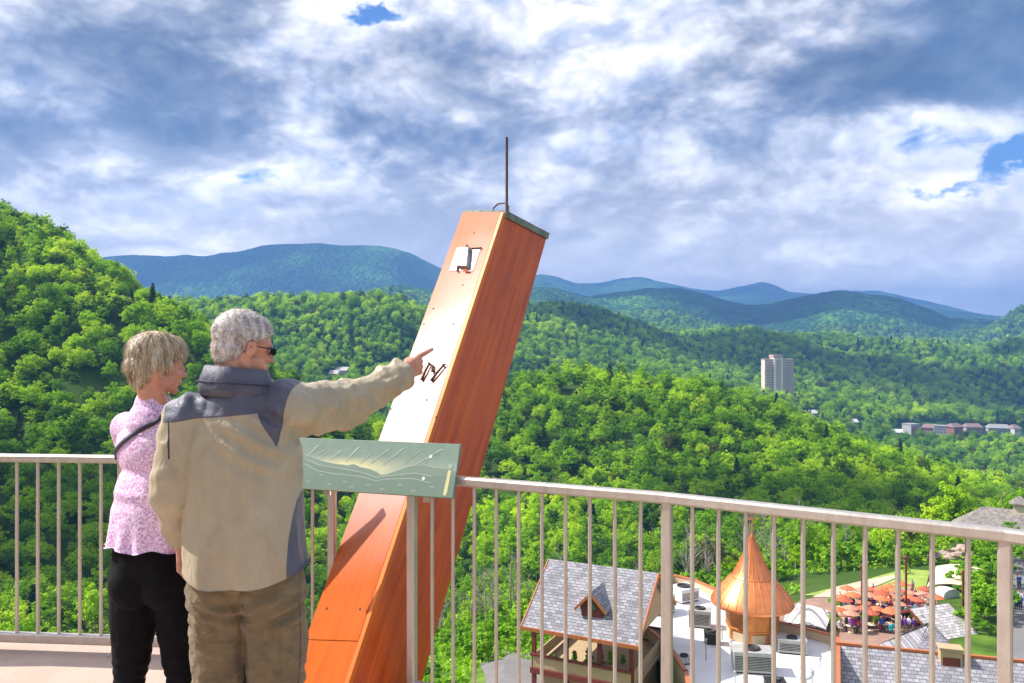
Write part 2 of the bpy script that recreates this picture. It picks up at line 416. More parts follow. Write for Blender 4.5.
# ------------------------------------------------------------------ trees
def leaf_mat(name,stops,patch,trans=.35,dry=False):
    t=NT(name)
    oi=t.t.nodes.new('ShaderNodeObjectInfo')
    c=t.ramp(oi.outputs['Random'],stops,'EASE')
    pos=oi.outputs['Location']
    pt=t.ramp(t.noise(pos,.0065,4,.6),[(.34,(.55,.72,.6)),(.5,(1.,1.05,.9)),(.64,(1.5,1.35,1.0))])
    c=t.mix(patch,c,pt,'MULTIPLY')
    # leaf clumps differ a little within a crown
    g=t.t.nodes.new('ShaderNodeNewGeometry')
    lv=t.ramp(g.outputs['Random Per Island'],[(0.,(.72,.78,.7)),(1.,(1.3,1.25,1.1))])
    c=t.mix(1.,c,lv,'MULTIPLY')
    t.set(col=c,rough=.6,spec=.25)
    tr=t.t.nodes.new('ShaderNodeBsdfTranslucent'); t.l(t.mix(1.,c,(1.15,1.2,.6),'MULTIPLY'),tr.inputs[0])
    mx=t.t.nodes.new('ShaderNodeMixShader'); mx.inputs[0].default_value=trans
    t.l(t.b.outputs[0],mx.inputs[1]); t.l(tr.outputs[0],mx.inputs[2]); t.l(mx.outputs[0],t.out.inputs[0])
    return t.m
LEAF_STOPS=[(0.,(.15,.15,.045)),(.05,(.08,.18,.006)),(.25,(.18,.36,.004)),(.5,(.29,.49,.004)),(.75,(.42,.60,.006)),(1.,(.48,.62,.03))]
M_leaf=leaf_mat('broadleaf_foliage',LEAF_STOPS,.9,.42)
M_pine=leaf_mat('conifer_foliage',[(0.,(.012,.045,.012)),(1.,(.03,.085,.02))],.5,.15)
M_shrub=leaf_mat('shrub_foliage',[(0.,(.13,.30,.008)),(.5,(.24,.46,.012)),(1.,(.36,.56,.03))],.3)
M_bark=simple('bark',(.13,.105,.085),.9,var=.4,scale=3)
M_dead=simple('weathered_dead_wood',(.36,.31,.27),.9,var=.25,scale=3)

def leaves(pts,nrm,size,r):
    """one quad per point facing roughly along nrm"""
    n=len(pts); rv=r.normal(size=(n,3)); nn=nrm+rv*.55; nn/=np.linalg.norm(nn,axis=1)[:,None]+1e-9
    a=np.cross(nn,r.normal(size=(n,3))); a/=np.linalg.norm(a,axis=1)[:,None]+1e-9; b=np.cross(nn,a)
    s=(size*(.6+.8*r.random(n)))[:,None]
    V=np.stack([pts-a*s,pts-b*s*.62,pts+a*s,pts+b*s*.62],1).reshape(-1,3)
    return V,np.arange(4*n).reshape(n,4)
def crown_mesh(name,seed,H,Rc,nc,per,leaf,mat,shape='round'):
    r=np.random.default_rng(seed); P=[];N=[]
    for i in range(nc):
        if shape=='cone':
            f=(i+.5)/nc; z=H*(.12+.86*f); rr=Rc*(1-f)**.85*(.55+.45*r.random()); th=i*2.4+r.random()
            c=np.array([rr*math.cos(th),rr*math.sin(th),z]); cr=np.array([.55,.55,.28])*Rc*(.35+.5*(1-f))
        else:
            th=r.random()*6.283; f=r.random(); ph=math.acos(1-1.6*r.random()); rad=(.35+.65*f)*(1+.22*math.sin(2.3*th+seed)+.12*math.sin(5*th+2*seed)*math.sin(3*ph))
            c=np.array([Rc*rad*math.sin(ph)*math.cos(th)*(1+.15*math.sin(2*th+seed)),Rc*rad*math.sin(ph)*math.sin(th),H*.60+H*.38*rad*math.cos(ph)])
            s=Rc*(.12+.22*r.random()**1.6)*(1.,1.,1.25)[i%3]; cr=np.array([s,s,s*.78])
        d=r.normal(size=(per,3)); d/=np.linalg.norm(d,axis=1)[:,None]; d[:,2]=np.where(d[:,2]<-.45,-d[:,2],d[:,2])
        rad=.55+.62*r.random(per)
        P.append(c+d*cr*rad[:,None]); N.append(d+np.array([0,0,.35]))
    V,Fc=leaves(np.vstack(P),np.vstack(N),leaf,r)
    return mesh_np(name,V,Fc,[mat])
def trunk_mesh(name,seed,H,r0,mat,nl=5):
    r=random.Random(seed); m=MB()
    p=[Vector((r.uniform(-.03,.03)*H*k/5*.5,r.uniform(-.03,.03)*H*k/5*.5,H*.86*k/5-(.8 if k==0 else 0))) for k in range(6)]
    m.tube(p,[r0*(1.25 if k==0 else 1-.16*k) for k in range(6)],7)
    for i in range(nl):
        k=r.uniform(1.6,4.2); b=p[int(k)].lerp(p[int(k)+1],k%1); th=r.uniform(0,6.28); ln=H*r.uniform(.2,.33)
        e=b+Vector((math.cos(th)*ln*.75,math.sin(th)*ln*.75,ln*.7)); m.tube([b,b.lerp(e,.5)+Vector((0,0,-.05*ln)),e],[r0*.45,r0*.28,r0*.08],5)
    me=bpy.data.meshes.new(name); me.from_pydata(m.v,[],m.f); me.materials.append(mat); me.update()
    me.polygons.foreach_set('use_smooth',[True]*len(m.f)); return me
def dead_meshes(seed,H):
    r=random.Random(seed); lean=Vector((r.uniform(-.08,.08),r.uniform(-.08,.08),1))
    m=MB(); p=[Vector((0,0,-.8))]+[lean*H*k/6+Vector((r.uniform(-.1,.1),r.uniform(-.1,.1),0)) for k in range(1,7)]
    m.tube(p,[.17,.14,.12,.10,.08,.055,.02],6)
    b=MB()
    def br(o,d,ln,rad,dep):
        q=[o,o+d*ln*.5+Vector((0,0,ln*.06)),o+d*ln+Vector((0,0,ln*.2))]; b.tube(q,[rad,rad*.65,rad*.25],4,caps=False)
        if dep:
            for _ in range(r.randint(2,4)):
                s=r.uniform(.3,.9); dd=(d+Vector((r.uniform(-.7,.7),r.uniform(-.7,.7),r.uniform(.0,.6)))).normalized()
                br(o.lerp(q[2],s),dd,ln*r.uniform(.4,.6),rad*.5,dep-1)
    for i in range(13):
        s=r.uniform(.3,.97); k=s*6; o=p[int(k)].lerp(p[min(int(k)+1,6)],k%1); th=r.uniform(0,6.28)
        br(o,Vector((math.cos(th),math.sin(th),r.uniform(.3,1.2))).normalized(),H*(1.15-s)*r.uniform(.22,.38),.05,2)
    res=[]
    for nm,mb in (('trunk',m),('branches',b)):
        me=bpy.data.meshes.new(nm); me.from_pydata([tuple(v) for v in mb.v],[],mb.f); me.materials.append(M_dead); me.update(); res.append(me)
    return res

PROTO=[]   # (crown mesh, trunk mesh, kind)
for k in range(5): PROTO.append((crown_mesh('crown',11+k,(11,15,12.5,13.5,10.5)[k],(4.6,3.9,4.9,4.2,3.6)[k],(92,84,100,88,70)[k],42,.25,M_leaf),trunk_mesh('trunk',k,12+k*.8,.26,M_bark),'leafy'))
PROTO.append((crown_mesh('crown',31,15,2.6,60,50,.26,M_pine,'cone'),trunk_mesh('trunk',31,15,.22,M_bark,0),'conifer'))
PROTO.append((crown_mesh('crown',41,10,3.0,30,40,.24,M_leaf),trunk_mesh('trunk',41,10,.18,M_bark),'young'))
DEAD=[dead_meshes(50+k,9+k*1.2) for k in range(4)]

def on_slope(px,py,y0,y1,lift):
    """the first place from y0 on where something standing lift metres tall shows at px,py"""
    Y=np.linspace(y0,y1,400); x=(px-CX)/F*Y; g=ground(x,Y); e=CY-(g+lift-EYE)/Y*F-py; k=int(np.argmin(np.abs(e))); return Vector((x[k],Y[k],g[k]+lift-7.5))
CABINS=[on_slope(343,367,500,1000,6),on_slope(335,370,500,1000,6),on_slope(812,409,500,900,6),on_slope(852,415,500,900,6),on_slope(897,429,500,900,6)]
def scatter():
    """tree positions over the visible wooded country"""
    r=np.random.default_rng(99); out=[]
    # candidates: distance bands, constant density within each
    for d0,d1,area,sc in ((78,420,16.,.66),(420,900,24.,.76),(900,1700,50.,1.02),(1700,2900,120.,1.45)):
        lo,hi=-.86,.86
        n=int((hi-lo)*(d1**2-d0**2)/2/area)
        D=np.sqrt(r.uniform(d0**2,d1**2,n)); u=r.uniform(lo,hi,n); X=u*D; Z=ground(X,D)
        out.append(np.stack([X,D,Z,sc*(.55+.85*r.random(n)**1.3),r.random(n)],1))
    A=np.vstack(out); X,D,Z=A[:,0],A[:,1],A[:,2]; px=X/D*F+CX
    # clear ground: the village terrace and its slopes
    edge=np.interp(px,[-200,0,120,300,430,470,520,640,760,830,870,930,985,1024,1300],[95,98,105,118,128,126,126,124,122,128,140,150,150,146,146])
    keep=D>edge+4*np.sin(px/17.)
    # the valley town stands on open ground
    keep&=~((px>895)&(px<1030)&(D>870)&(D<975))
    for c in CABINS: keep&=~((np.abs(X-c.x)<9)&(D<c.y+8)&(D>c.y-26))
    A=A[keep]; X,D,Z=A[:,0],A[:,1],A[:,2]; px=X/D*F+CX; py=CY-(Z+A[:,3]*12-EYE)/D*F
    # drop what the land in front hides (with a margin for other viewpoints)
    cols=np.linspace(-200,1224,285); DD=np.geomspace(60,4000,260); CC,GG=np.meshgrid(cols,DD)
    gz=ground(((CC-CX)/F*GG).ravel(),GG.ravel()).reshape(CC.shape); gpy=CY-(gz-EYE)/GG*F
    run=np.minimum.accumulate(gpy,0)
    ci=np.clip(np.searchsorted(cols,px),0,len(cols)-1); di=np.clip(np.searchsorted(DD,D*.97)-1,0,len(DD)-1)
    vis=py<run[di,ci]+14
    A=A[vis]; px=px[vis]; py=py[vis]
    return A,px,py
TREES,TPX,TPY=scatter()
print('trees',len(TREES))

def place_trees():
    n=len(TREES); X,D,Z,S,Q=TREES.T
    r=np.random.default_rng(5)
    kind=np.where(Q<.010+.07*(fbm(X/180,D/180)>.25),5,np.where(Q<.22,6,(r.integers(0,5,n))))
    inv=(TPX>-12)&(TPX<1036)&(TPY<700)
    # individual trees: the largest in view
    big=S*12/D*inv
    order=np.argsort(-big)[:262]; ind=np.zeros(n,bool); ind[order]=True
    first={}
    for i in order[np.argsort(D[order])]:
        k=int(kind[i]); cm,tm,kn=PROTO[k]
        e=empty('pine_tree' if k==5 else 'tree',(X[i],D[i],Z[i]-.2),r.uniform(0,6.28)); s=S[i]; e.scale=(s*r.uniform(.9,1.12),s*r.uniform(.9,1.12),s*r.uniform(.88,1.15))
        c=link(bpy.data.objects.new('crown',cm),e); link(bpy.data.objects.new('trunk',tm),e)
        first.setdefault(k,c)
        where=('on the slope below the straight left railing' if TPX[i]<330 else 'on the slope seen past the leaning copper beam' if TPX[i]<560
               else 'in the woods behind the shingled and white roofs' if TPX[i]<800 else 'in the woods beyond the umbrella terrace')
        what={'leafy':'leafy spring-green tree','conifer':'narrow dark conifer','young':'small airy young tree'}[kn]
        tag(e,f'{what} {where}','tree',f'{kn} trees {where}')
    rest=~ind; me=bpy.data.meshes.new('forest'); P=TREES[rest]; m=len(P)
    me.vertices.add(m); me.vertices.foreach_set('co',np.ascontiguousarray(P[:,:3]-np.array([0,0,.2]),dtype=np.float32).ravel())
    for nm,arr,ty in (('s',P[:,3],'FLOAT'),('a',r.uniform(0,6.28,m),'FLOAT'),('k',kind[rest],'INT')):
        at_=me.attributes.new(nm,ty,'POINT'); at_.data.foreach_set('value',np.ascontiguousarray(arr,dtype=np.int32 if ty=='INT' else np.float32))
    o=link(bpy.data.objects.new('forest',me)); tag(o,'dense spring-green broadleaf forest covering the ridges and hills','forest',kind='stuff')
    ng=bpy.data.node_groups.new('forest_spread','GeometryNodeTree')
    ng.interface.new_socket('Geometry',in_out='INPUT',socket_type='NodeSocketGeometry'); ng.interface.new_socket('Geometry',in_out='OUTPUT',socket_type='NodeSocketGeometry')
    N=ng.nodes.new; Lk=ng.links.new; gi=N('NodeGroupInput'); go=N('NodeGroupOutput')
    iop=N('GeometryNodeInstanceOnPoints'); Lk(gi.outputs[0],iop.inputs['Points'])
    def attr(nm,ty):
        a=N('GeometryNodeInputNamedAttribute'); a.data_type=ty; a.inputs['Name'].default_value=nm
        return [s for s in a.outputs if s.enabled][0]
    keys=sorted(first); jn=N('GeometryNodeGeometryToInstance') if False else N('GeometryNodeJoinGeometry')
    for k in reversed(keys):
        ob=N('GeometryNodeObjectInfo'); ob.transform_space='ORIGINAL'; ob.inputs['Object'].default_value=first[k]; ob.inputs['As Instance'].default_value=True
        Lk(ob.outputs['Geometry'],jn.inputs[0])
    Lk(jn.outputs[0],iop.inputs['Instance']); iop.inputs['Pick Instance'].default_value=True
    remap={k:i for i,k in enumerate(keys)}
    kk=np.array([remap.get(int(v),0) for v in kind[rest]],dtype=np.int32); me.attributes['k'].data.foreach_set('value',kk)
    Lk(attr('k','INT'),iop.inputs['Instance Index'])
    cz=N('ShaderNodeCombineXYZ'); Lk(attr('a','FLOAT'),cz.inputs[2]); er=N('FunctionNodeEulerToRotation'); Lk(cz.outputs[0],er.inputs[0]); Lk(er.outputs[0],iop.inputs['Rotation'])
    Lk(attr('s','FLOAT'),iop.inputs['Scale']); Lk(iop.outputs[0],go.inputs[0])
    md=o.modifiers.new('spread','NODES'); md.node_group=ng
place_trees()

def haze():
    m=MB(); m.bbox(-12500,12500,-12500,12500,-1000,800); t=NT('_h'); 
    t.t.nodes.remove(t.b); v=t.t.nodes.new('ShaderNodeVolumePrincipled'); v.inputs['Color'].default_value=(.20,.45,1.,1); v.inputs['Density'].default_value=HAZE
    v.inputs['Anisotropy'].default_value=.0; t.l(v.outputs[0],t.out.inputs['Volume']); t.m.name='haze_air'
    o=m.build('haze',t.m); tag(o,'thin blue summer haze filling the air over the mountains','haze',kind='stuff')
HAZE=1.85e-4
if not globals().get('NO_HAZE'): haze()
# ------------------------------------------------------------------ materials for built things
M_rail=NT('champagne_metal'); _c=M_rail.coord()
_n=M_rail.noise(M_rail.mapping(_c,scale=(3,3,1.2)),9,6,.7)
M_rail.set(col=M_rail.ramp(_n,[(.3,(.50,.43,.37)),(.7,(.64,.57,.50))]),metal=.55,rough=M_rail.math('MULTIPLY_ADD',_n,.25,.28),normal=M_rail.bump(M_rail.noise(_c,60,3),.08,.003)); M_rail=M_rail.m
M_bright=simple('brushed_steel',(.55,.55,.56),.35,.8,.1,20)
M_darkmetal=simple('dark_metal',(.035,.032,.03),.5,.3,.3,15)
M_copper_roof=None
def copper(name,base,seams=0,streak=(22,22,1.2),rough=.30,metal=.8,dirt=.35):
    t=NT(name); c=t.coord(); m=t.mapping(c,scale=streak)
    n=t.noise(m,1.0,6,.62); n2=t.noise(c,2.2,5,.6)
    dk=tuple(x*(1-dirt) for x in base); col=t.ramp(n,[(.32,dk),(.55,base),(.75,tuple(min(1,x*1.25) for x in base))])
    col=t.mix(t.math('MULTIPLY',t.ramp(n2,[(.5,0.),(.75,1.)]),.45),col,tuple(x*.55 for x in base))
    t.set(col=col,metal=metal,rough=t.math('MULTIPLY_ADD',n,.22,rough-.10),normal=t.bump(t.noise(c,3.0,3,.5),.12,.05)); return t.m
M_con=NT('deck_concrete'); _c=M_con.coord(); _n=M_con.noise(_c,3.5,7,.65); _s=M_con.noise(_c,140,2)
M_con.set(col=M_con.mix(M_con.ramp(_s,[(.45,0.),(.62,.35)]),M_con.ramp(_n,[(.3,(.46,.32,.25)),(.7,(.60,.44,.35))]),(.30,.24,.2)),rough=.85,normal=M_con.bump(_s,.2,.004)); M_con=M_con.m

# ------------------------------------------------------------------ viewing deck and railings
PL=[Vector((x,y,0)) for x,y in ((-7.1,4.0),(-5.9,4.22),(-4.7,4.36),(-3.40,4.40),(-2.09,4.29),(-.945,4.20))]
PR=[Vector((x,y,0)) for x,y in ((-.465,3.72),(.623,3.215),(1.60,2.596),(2.46,1.80),(3.15,.85),(3.6,-.2))]
def deck():
    out=[p+Vector((.02+max(0,p.x)*.03,.13,0)) for p in PL+PR]; pts=out+[Vector((3.9,-3,0)),Vector((2,-5,0)),Vector((-7.5,-5,0))]
    m=MB(); m.hexa([p+Vector((0,0,-.35)) for p in pts],[p for p in pts]); d=m.build('deck_floor',M_con,bevel=.012); tag(d,'pale pinkish concrete floor of the viewing deck',kind='structure')
    m=MB()
    for x,y in ((-4,2.5),(-4,-3),(2.0,-3),(1.2,.5)): m.tube([(x,y,-.35),(x,y,float(ground([x],[y])[0])-1)],.28,16)
    tag(m.build('deck_supports',M_con),'round concrete supports under the viewing deck',kind='structure')
deck()
def railing(pts,n,label):
    A=pts[0]; root=empty('railing',(A.x,A.y,0)); tag(root,label,'railing'); T=lambda p:p-A
    m=MB(); m2=MB(); e0=(pts[1]-pts[0]).normalized()*.03; e1=(pts[-1]-pts[-2]).normalized()*.03
    # one continuous rail, mitred at the posts
    def run(mb,w,h,z,bev,ex):
        q=[(-w/2+bev,-h/2),(w/2-bev,-h/2),(w/2,-h/2+bev),(w/2,h/2-bev),(w/2-bev,h/2),(-w/2+bev,h/2),(-w/2,h/2-bev),(-w/2,-h/2+bev)]; rings=[]
        for i,p in enumerate(pts):
            d0=(pts[i]-pts[i-1]).normalized() if i else (pts[1]-pts[0]).normalized(); d1=(pts[i+1]-pts[i]).normalized() if i<len(pts)-1 else d0
            bi=(d0+d1).normalized(); sd=Vector((bi.y,-bi.x,0)); k=1/max(.5,bi.dot(d0)); c=T(p)-(e0*ex if i==0 else Vector())+(e1*ex if i==len(pts)-1 else Vector())
            rings.append([c+sd*x*k+Vector((0,0,z+y)) for x,y in q])
        vs=[v for r_ in rings for v in r_]; N8=8
        mb.add(vs,[(i*N8+j,i*N8+(j+1)%N8,(i+1)*N8+(j+1)%N8,(i+1)*N8+j) for i in range(len(pts)-1) for j in range(N8)]+[tuple(range(8))[::-1],tuple(range(len(vs)-8,len(vs)))])
    run(m,.054,.042,1.047,.008,1); m.build('top_rail',M_rail,root); run(m2,.045,.05,.075,.006,0); m2.build('bottom_rail',M_rail,root)
    for i,p in enumerate(pts):
        d=(pts[min(i+1,len(pts)-1)]-pts[max(i-1,0)]).normalized(); p=T(p)
        m=MB(); m.beam(p,p+Vector((0,0,1.0265)),.040,.042,up=d,bev=.006); o=m.build('post',M_rail,root)
        m=MB(); m.box(p+Vector((0,0,.006)),(.11,.11,.012),Matrix.Rotation(math.atan2(d.y,d.x),3,'Z'))
        for a in(-1,1):
            for b in(-1,1): q=p+d*.04*a+Vector((-d.y,d.x,0))*.04*b; m.tube([q+Vector((0,0,.012)),q+Vector((0,0,.022))],.007,6)
        m.build('foot_plate',M_rail,o)
    base=None
    for a,b in zip(pts[:-1],pts[1:]):
        for k in range(1,n+1):
            p=T(a.lerp(b,k/(n+1)))
            if base is None:
                m=MB(); m.beam((0,0,.0985),(0,0,1.0265),.0155,.0155,bev=.003); base=m.build('baluster',M_rail,root); base.location=p
            else:
                c=base.copy(); COL.objects.link(c); c.location=p; c.parent=root
railing(PL,10,'champagne metal railing behind the two people, ending by the leaning beam')
railing(PR,10,'champagne metal railing running from the beam towards the right foreground')

# ------------------------------------------------------------------ the leaning copper beam
def beam():
    K=1.085; M0=Vector((-.67255,3.3,-1.4025))*K+Vector((0,0,EYE)); u=Vector((.22867,.55039,.80298)); a=Vector((.75310,-.62270,.21235)); e=Vector((.61689,.55616,-.55689))
    w,d=.402*K,.391*K; n=-e
    root=empty('copper_beam',(M0.x-.1,M0.y-.1,0)); tag(root,'tall square copper-clad beam leaning out between the two railings','monument'); O=Vector(root.location)
    P=lambda s,r,t:M0-a*w*s+e*d*r+u*t*K-O     # s across the left face, r back along the right face, t up the axis
    tb=[-(M0-a*w*s+e*d*r).z/u.z/K for s,r in ((0,0),(1,0),(1,1),(0,1))]
    tt=[2.717,2.90,3.05,2.87]
    cs=((0,0),(1,0),(1,1),(0,1))
    Mc=copper('copper_cladding',(.66,.145,.022),streak=(1,1,1),rough=.36,metal=.72)
    def mk(name,base,dk,lt,metal,rough,coat,cr=.14,ior=1.5,glare_band=False):
        t=NT(name); c=t.coord(); # grain along the axis: rotate so that local z runs up the beam
        q=u.to_track_quat('Z','Y').inverted().to_euler(); m=t.mapping(c,rot=tuple(q)); m2=t.mapping(m,scale=(26,26,1.3)); n1=t.noise(m2,1,6,.66,.2)
        n3=t.noise(t.mapping(m,scale=(70,70,2.2)),1,4,.6); n2=t.noise(c,2.0,5,.6)
        col=t.ramp(n1,[(.30,dk),(.5,base),(.72,lt)]); col=t.mix(t.math('MULTIPLY',t.ramp(n3,[(.5,0.),(.72,1.)]),.30),col,dk); col=t.mix(t.math('MULTIPLY',t.ramp(n2,[(.45,0.),(.7,1.)]),.4),col,lt)
        t.set(col=col,metal=metal,rough=t.math('MULTIPLY_ADD',n1,.2,rough-.1),coat=coat,coatr=cr,normal=t.bump(t.noise(t.mapping(m,scale=(3,3,.9)),1,3,.5),.10,.06)); t.b.inputs['Coat IOR'].default_value=ior
        if glare_band: t.b.inputs['Specular IOR Level'].default_value=.1
        if glare_band:   # glare shaped by coat weight: full at mid-height, faded at top and bottom
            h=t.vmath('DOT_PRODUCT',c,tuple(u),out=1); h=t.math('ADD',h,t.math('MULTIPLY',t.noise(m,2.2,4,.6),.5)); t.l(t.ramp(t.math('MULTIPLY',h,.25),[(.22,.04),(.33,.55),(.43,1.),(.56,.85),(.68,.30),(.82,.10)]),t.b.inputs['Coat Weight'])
        return t.m
    m_side=mk('copper_side_sheet',(.60,.085,.002),(.36,.038,.002),(.78,.14,.004),.15,.42,.15)
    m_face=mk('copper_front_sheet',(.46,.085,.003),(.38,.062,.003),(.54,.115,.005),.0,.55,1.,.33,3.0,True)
    m_trim=mk('copper_corner_trim',(.72,.15,.006),(.55,.10,.006),(.80,.20,.015),.2,.4,.2)
    m=MB(); m.hexa([P(s,r,t) for (s,r),t in zip(cs,tb)],[P(s,r,t) for (s,r),t in zip(cs,tt)]); m.build('shaft',m_side,root,bevel=.004)
    tseam=.17
    # front sheets: lower one and upper one lapped over it
    def sheet(t0,t1a,t1b,off,name,mat,s0=.055,s1=.995,tilt=0):
        m=MB(); q=[P(s0,0,t0+tilt)+n*.001,P(s1,0,t0)+n*.001,P(s1,0,t1b)+n*.001,P(s0,0,t1a)+n*.001]; m.hexa(q,[p+n*off for p in q]); return m.build(name,mat,root)
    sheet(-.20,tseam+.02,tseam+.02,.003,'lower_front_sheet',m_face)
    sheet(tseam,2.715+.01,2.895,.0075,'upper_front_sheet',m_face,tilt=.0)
    m=MB(); q=[P(-.012,0,-.25),P(.045,0,-.25),P(.045,0,2.72),P(-.012,0,2.712)]; m.hexa(q,[p+n*.009 for p in q]); q=[P(-.006,-.02,-.28),P(-.006,.035,-.28),P(-.006,.035,2.715),P(-.006,-.02,2.715)]; m.hexa(q,[p+a*.006 for p in q]); m.build('corner_trim',m_trim,root)
    # grey weathered cap
    m_cap=simple('weathered_grey_green_cap',(.20,.205,.16),.85,var=.45,scale=14,bump=.5)
    lo=[P(s,r,t) for (s,r),t in zip(((-.03,-.01),(1.01,-.01),(1.01,1.03),(-.03,1.03)),tt)]; m=MB(); m.hexa([p-u*.028 for p in lo],[p+u*.012 for p in lo])
    # the cap only shows on the right and back: keep it behind the front sheet
    m=MB(); q=[P(-.02,.015,2.69),P(-.02,1.02,2.842),P(1.0,1.02,3.02),P(1.0,.015,2.875)]; m.hexa(q,[p+u*.058 for p in q]); m.build('cap',m_cap,root,bevel=.004)
    # rod and cable loop
    b=P(.02,.08,2.745); m=MB(); m.tube([b-u*.03,b+Vector((0,0,.02)),b+Vector((.0,0,.50))],[.011,.009,.0085],8); m.build('rod',simple('rusty_rod',(.10,.055,.04),.7,.3),root)
    m=MB(); k=[P(.35,.06,2.80),P(.34,.05,2.84),P(.28,.06,2.868),P(.16,.08,2.862),P(.06,.10,2.82),P(.03,.12,2.76)]; m.tube(k,.0065,8); m.build('cable',simple('grey_cable',(.12,.11,.11),.6),root)
    # silver plate with the bracket hanging from it
    def facept(px,py,off=.009):
        D=Vector(((px-CX)/F,1,-(py-CY)/F)); o=Vector((0,0,EYE)); nn=n; p0=M0+n*off; k=(p0-o).dot(nn)/D.dot(nn); return o+D*k-O
    m=MB(); q=[facept(*p) for p in ((449.5,271),(473,271.5),(481,248.5),(457.5,248))]; m.hexa(q,[p+n*.004 for p in q]); pl=m.build('metal_plate',simple('polished_plate',(.82,.82,.83),.22,.75,.08,30),root)
    m=MB(); g=lambda px,py,o=.02:facept(px,py,.009+o)
    m.tube([g(458,249,.010),g(481,247.5,.010)],.006,6); m.tube([g(466.5,245.5,.012),g(466.5,250,.03)],[.010,.010],8)
    m.tube([g(459.5,250,.014),g(458,262,.014),g(457,271,.012)],[.008,.008,.007],7); m.build('bracket',simple('rusty_bracket',(.22,.13,.09),.6,.4,.4,40),pl)
    m=MB(); q=[g(461.5,250,.006),g(471.5,249.5,.006),g(469.5,269,.006),g(459.5,268.5,.006)]; m.hexa(q,[p+n*.030 for p in q]); m.build('lamp_box',simple('grey_lamp_box',(.30,.29,.28),.45,.5,.25,30),pl,bevel=.004)
    m=MB(); m.tube([g(463,269.8,.018),g(468,270,.018)],.006,8); m.build('red_lens',simple('red_lens',(.6,.06,.02),.3),pl)
    # small hooked pegs under the pointing hand
    mp=simple('peg_iron',(.075,.045,.035),.6,.3,.3,40)
    for (x0,y0,x1,y1) in ((429.5,363.5,421.5,380),(443.5,365.5,431,381),(433,366,432.5,371.5)):
        m=MB(); p,q=facept(x0,y0,.02),facept(x1,y1,.018); m.tube([p,p.lerp(q,.5)+n*.004,q],[.006,.008,.0095],7); h=(a*.03 if x0>440 else -a*.018); m.tube([facept(x0,y0,.004),p+n*.006,p+h*.7+u*.006],[.006,.006,.004],6); m.build('hook',mp,root)
    # screws
    ms=simple('screw_heads',(.10,.07,.06),.5,.5); m=MB()
    for px,py in ((433.5,308.6),(424,324),(453.5,324),(426.8,400),(391,409),(463,285),(474,233),(327,608.5),(360,609),(436,417),(381,476)):
        p=facept(px,py,.008); m.tube([p,p+n*.005],.0055,8)
    m.build('screws',ms,root)
    return M0,u,a,n
BEAM=beam()

